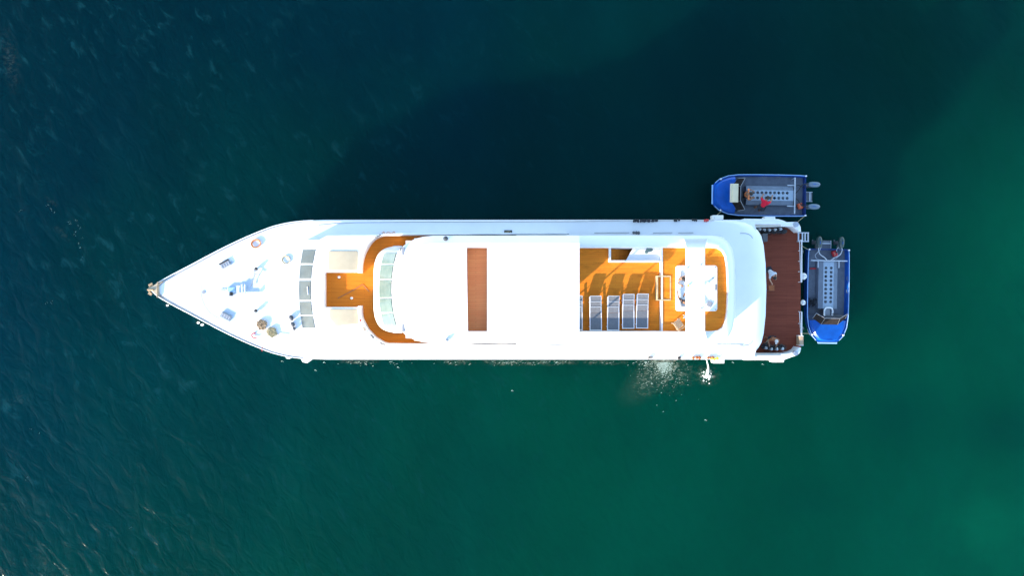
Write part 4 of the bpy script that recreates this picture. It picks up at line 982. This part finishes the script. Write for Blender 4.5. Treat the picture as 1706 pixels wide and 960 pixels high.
def fuel(label, loc, m_):
    T = thing('fuel_tank', label, 'fuel tank', loc, .3, 'portable fuel tanks by the outboards')
    b__ = MB().box((0, 0, .15), (.30, .38, .28)).build('canister', m_, T, bevel=.06)
    MB().cyl((.06, .06, .31), .05, .05, 14).build('filler_cap', 'black', T, smooth=True); MB().tube([(-.08, -.12, .29), (-.08, -.08, .35), (-.08, .04, .35), (-.08, .08, .29)], .014).build('handle', 'wood', T, smooth=True)
fuel('orange red fuel tank beside the lower outboard of the occupied tender', in1(-2.72, .62, .36), 'orange')
fuel('red fuel tank beside the right outboard of the empty tender', in2(-2.72, .50, .36), 'red')
o = MB().tube([(.0, -.28, .04), (0, .28, .04)], .05, 10).build('rolled_mat', 'red', None, smooth=True); o.location = in2(-1.75, -.72, .36); o.rotation_euler = (0, 0, R(90)); tag(o, 'rolled red cloth beside the bench of the empty tender', 'cloth')
gp = MB()
for k in range(16): gp.ball((random.uniform(-.28, .28), random.uniform(-.22, .22), random.uniform(.05, .22)), random.uniform(.06, .12), (1.3, .8, .8), 10, rz=random.uniform(0, 3))
for k in range(6):
    a = random.uniform(0, 6); gp.tube([(random.uniform(-.3, .3), random.uniform(-.25, .25), .25 + random.uniform(0, .1)) for q in range(4)], .018, 6)
o = gp.build('dive_gear_pile', 'neoprene', None, smooth=True); o.location = in2(.42, -.95, .36); tag(o, 'heap of black dive gear on the floor of the empty tender', 'gear')
hs_ = thing('helm_seat', 'white horseshoe helm seat at the front of the empty tender bench', 'seat', in2(1.02, -.02, .36), R(-91))
MB().box((0, 0, .40), (.42, .34, .08)).build('cushion', 'grey', hs_, bevel=.02); MB().cyl((0, 0, .18), .06, .36).build('pedestal', 'alu', hs_)
MB().tube(spline([(.24, -.24, .55), (-.1, -.26, .58), (-.26, -.16, .6), (-.28, 0, .6), (-.26, .16, .6), (-.1, .26, .58), (.24, .24, .55)], 4), .05, 8).build('backrest', 'white', hs_, smooth=True)
# mooring lines from the yacht
for (a, b, sagz, lb) in ((in1(2.35, 1.02, .88), P(1190, 363, 2.3), .1, 'thin rope tying the bow of the occupied tender to the yacht'), (in1(-2.9, 1.28, .88), P(1326, 373, 2.5), .1, 'thin rope tying the stern of the occupied tender to the yacht'),
                        (in2(-2.9, -1.25, .88), P(1334, 408, 2.3), .1, 'thin rope tying the stern of the empty tender to the stern rail'), (in2(2.4, -1.0, .88), P(1334, 556, 2.3), .15, 'thin rope tying the bow of the empty tender to the stern rail')):
    o = MB().tube([a.lerp(b, t / 8) - Vector((0, 0, sagz * 4 * (t / 8) * (1 - t / 8))) - a for t in range(9)], .014, 6).build('mooring_rope', 'rope_cream', None, smooth=True); o.location = a; tag(o, lb, 'rope')

# ------------------------------------------------------------------ water discharge, splash and foam flecks
js = P(1176.8, 599, 1.5); je = P(1177.6, 625, .02)
st = MB(); pts = []
for k in range(14):
    t = k / 13; q = js.lerp(je, t); q.z = 1.45 * (1 - t * t) + .02; pts.append(q - js)
st.tube(pts, .028, 8, r2=.085)
for k in range(46):
    a_ = random.uniform(0, 6.28); rr_ = abs(random.gauss(0, .17)); st.ball(Vector(pts[-1]) + Vector((rr_ * math.cos(a_), rr_ * math.sin(a_) - .05, random.uniform(0, .14) + .02)), random.uniform(.02, .055), seg=8)
o = st.build('water_jet', 'water_stream', None, smooth=True); o.location = js; tag(o, 'thin jet of white discharge water falling from the hull', 'water jet')
fm = MB()
def fleck(px, py, l, w, a, z=.02):
    c = P(px, py, 0); n_ = random.randint(5, 8); pts = []
    for k in range(n_):
        t = 2 * math.pi * k / n_; rr = random.uniform(.6, 1.15)
        x = l * math.cos(t) * rr; y = w * math.sin(t) * rr
        pts.append(Vector((c.x + x * math.cos(a) - y * math.sin(a), c.y + x * math.sin(a) + y * math.cos(a), z)))
    cc = fm.bm.verts.new(Vector((c.x, c.y, z + .02))); vs = [fm.bm.verts.new(p) for p in pts]
    for k in range(n_): fm.bm.faces.new((vs[k], vs[(k + 1) % n_], cc))
G = random.gauss
for _ in range(260):
    fleck(1106 + G(0, 6), 604 + abs(G(0, 9)), random.uniform(.02, .07), random.uniform(.01, .035), random.uniform(0, 3))
for _ in range(150):
    t = abs(G(0, 1)); fleck(1102 + G(0, 22), 606 + t * 22, random.uniform(.02, .055), random.uniform(.01, .02), random.uniform(.1, .9))
for _ in range(170):
    t = random.random(); fleck(1178 + G(0, 1.2 + 5 * t), 618 + t * 13 + G(0, 1.5), random.uniform(.02, .06), random.uniform(.015, .035), random.uniform(0, 3))
for _ in range(30): fleck(1077 + G(0, 4), 603 + abs(G(0, 3)), random.uniform(.02, .06), random.uniform(.01, .03), random.uniform(0, 3))
for cx, n_ in ((848, 22), (925, 14), (598, 12), (760, 10), (665, 8), (880, 8), (1010, 8), (1060, 8)):
    for _ in range(n_): fleck(cx + G(0, 13), 602.5 + abs(G(0, 3.2)), random.uniform(.03, .09), random.uniform(.008, .02), random.uniform(0, .6))
for x, y in ((525, 617), (853, 651), (663, 612), (609, 607), (470, 602), (540, 604), (1175, 700), (1220, 604), (1270, 607)): fleck(x, y, .07, .03, .3); fleck(x + 2, y + 1, .04, .02, .5)
# a few tiny foam flecks on breaking ripples at the left
for x, y in ((80, 342), (84, 346), (88, 350), (91, 354), (115, 370), (117, 374), (128, 368), (130, 375), (134, 380), (126, 386), (125, 391), (138, 398), (132, 405), (133, 412), (138, 430), (88, 505), (76, 504), (35, 352), (52, 714), (65, 724), (217, 880), (45, 797)):
    for k in range(3): fleck(x + G(0, 1.5), y + G(0, 1.5), random.uniform(.012, .04), random.uniform(.006, .012), -.9 + G(0, .3))
o = link('sea_foam', fm.mesh('sea_foam', False), 'foam'); tag(o, 'white foam flecks floating beside the hull', 'foam', None, 'stuff')
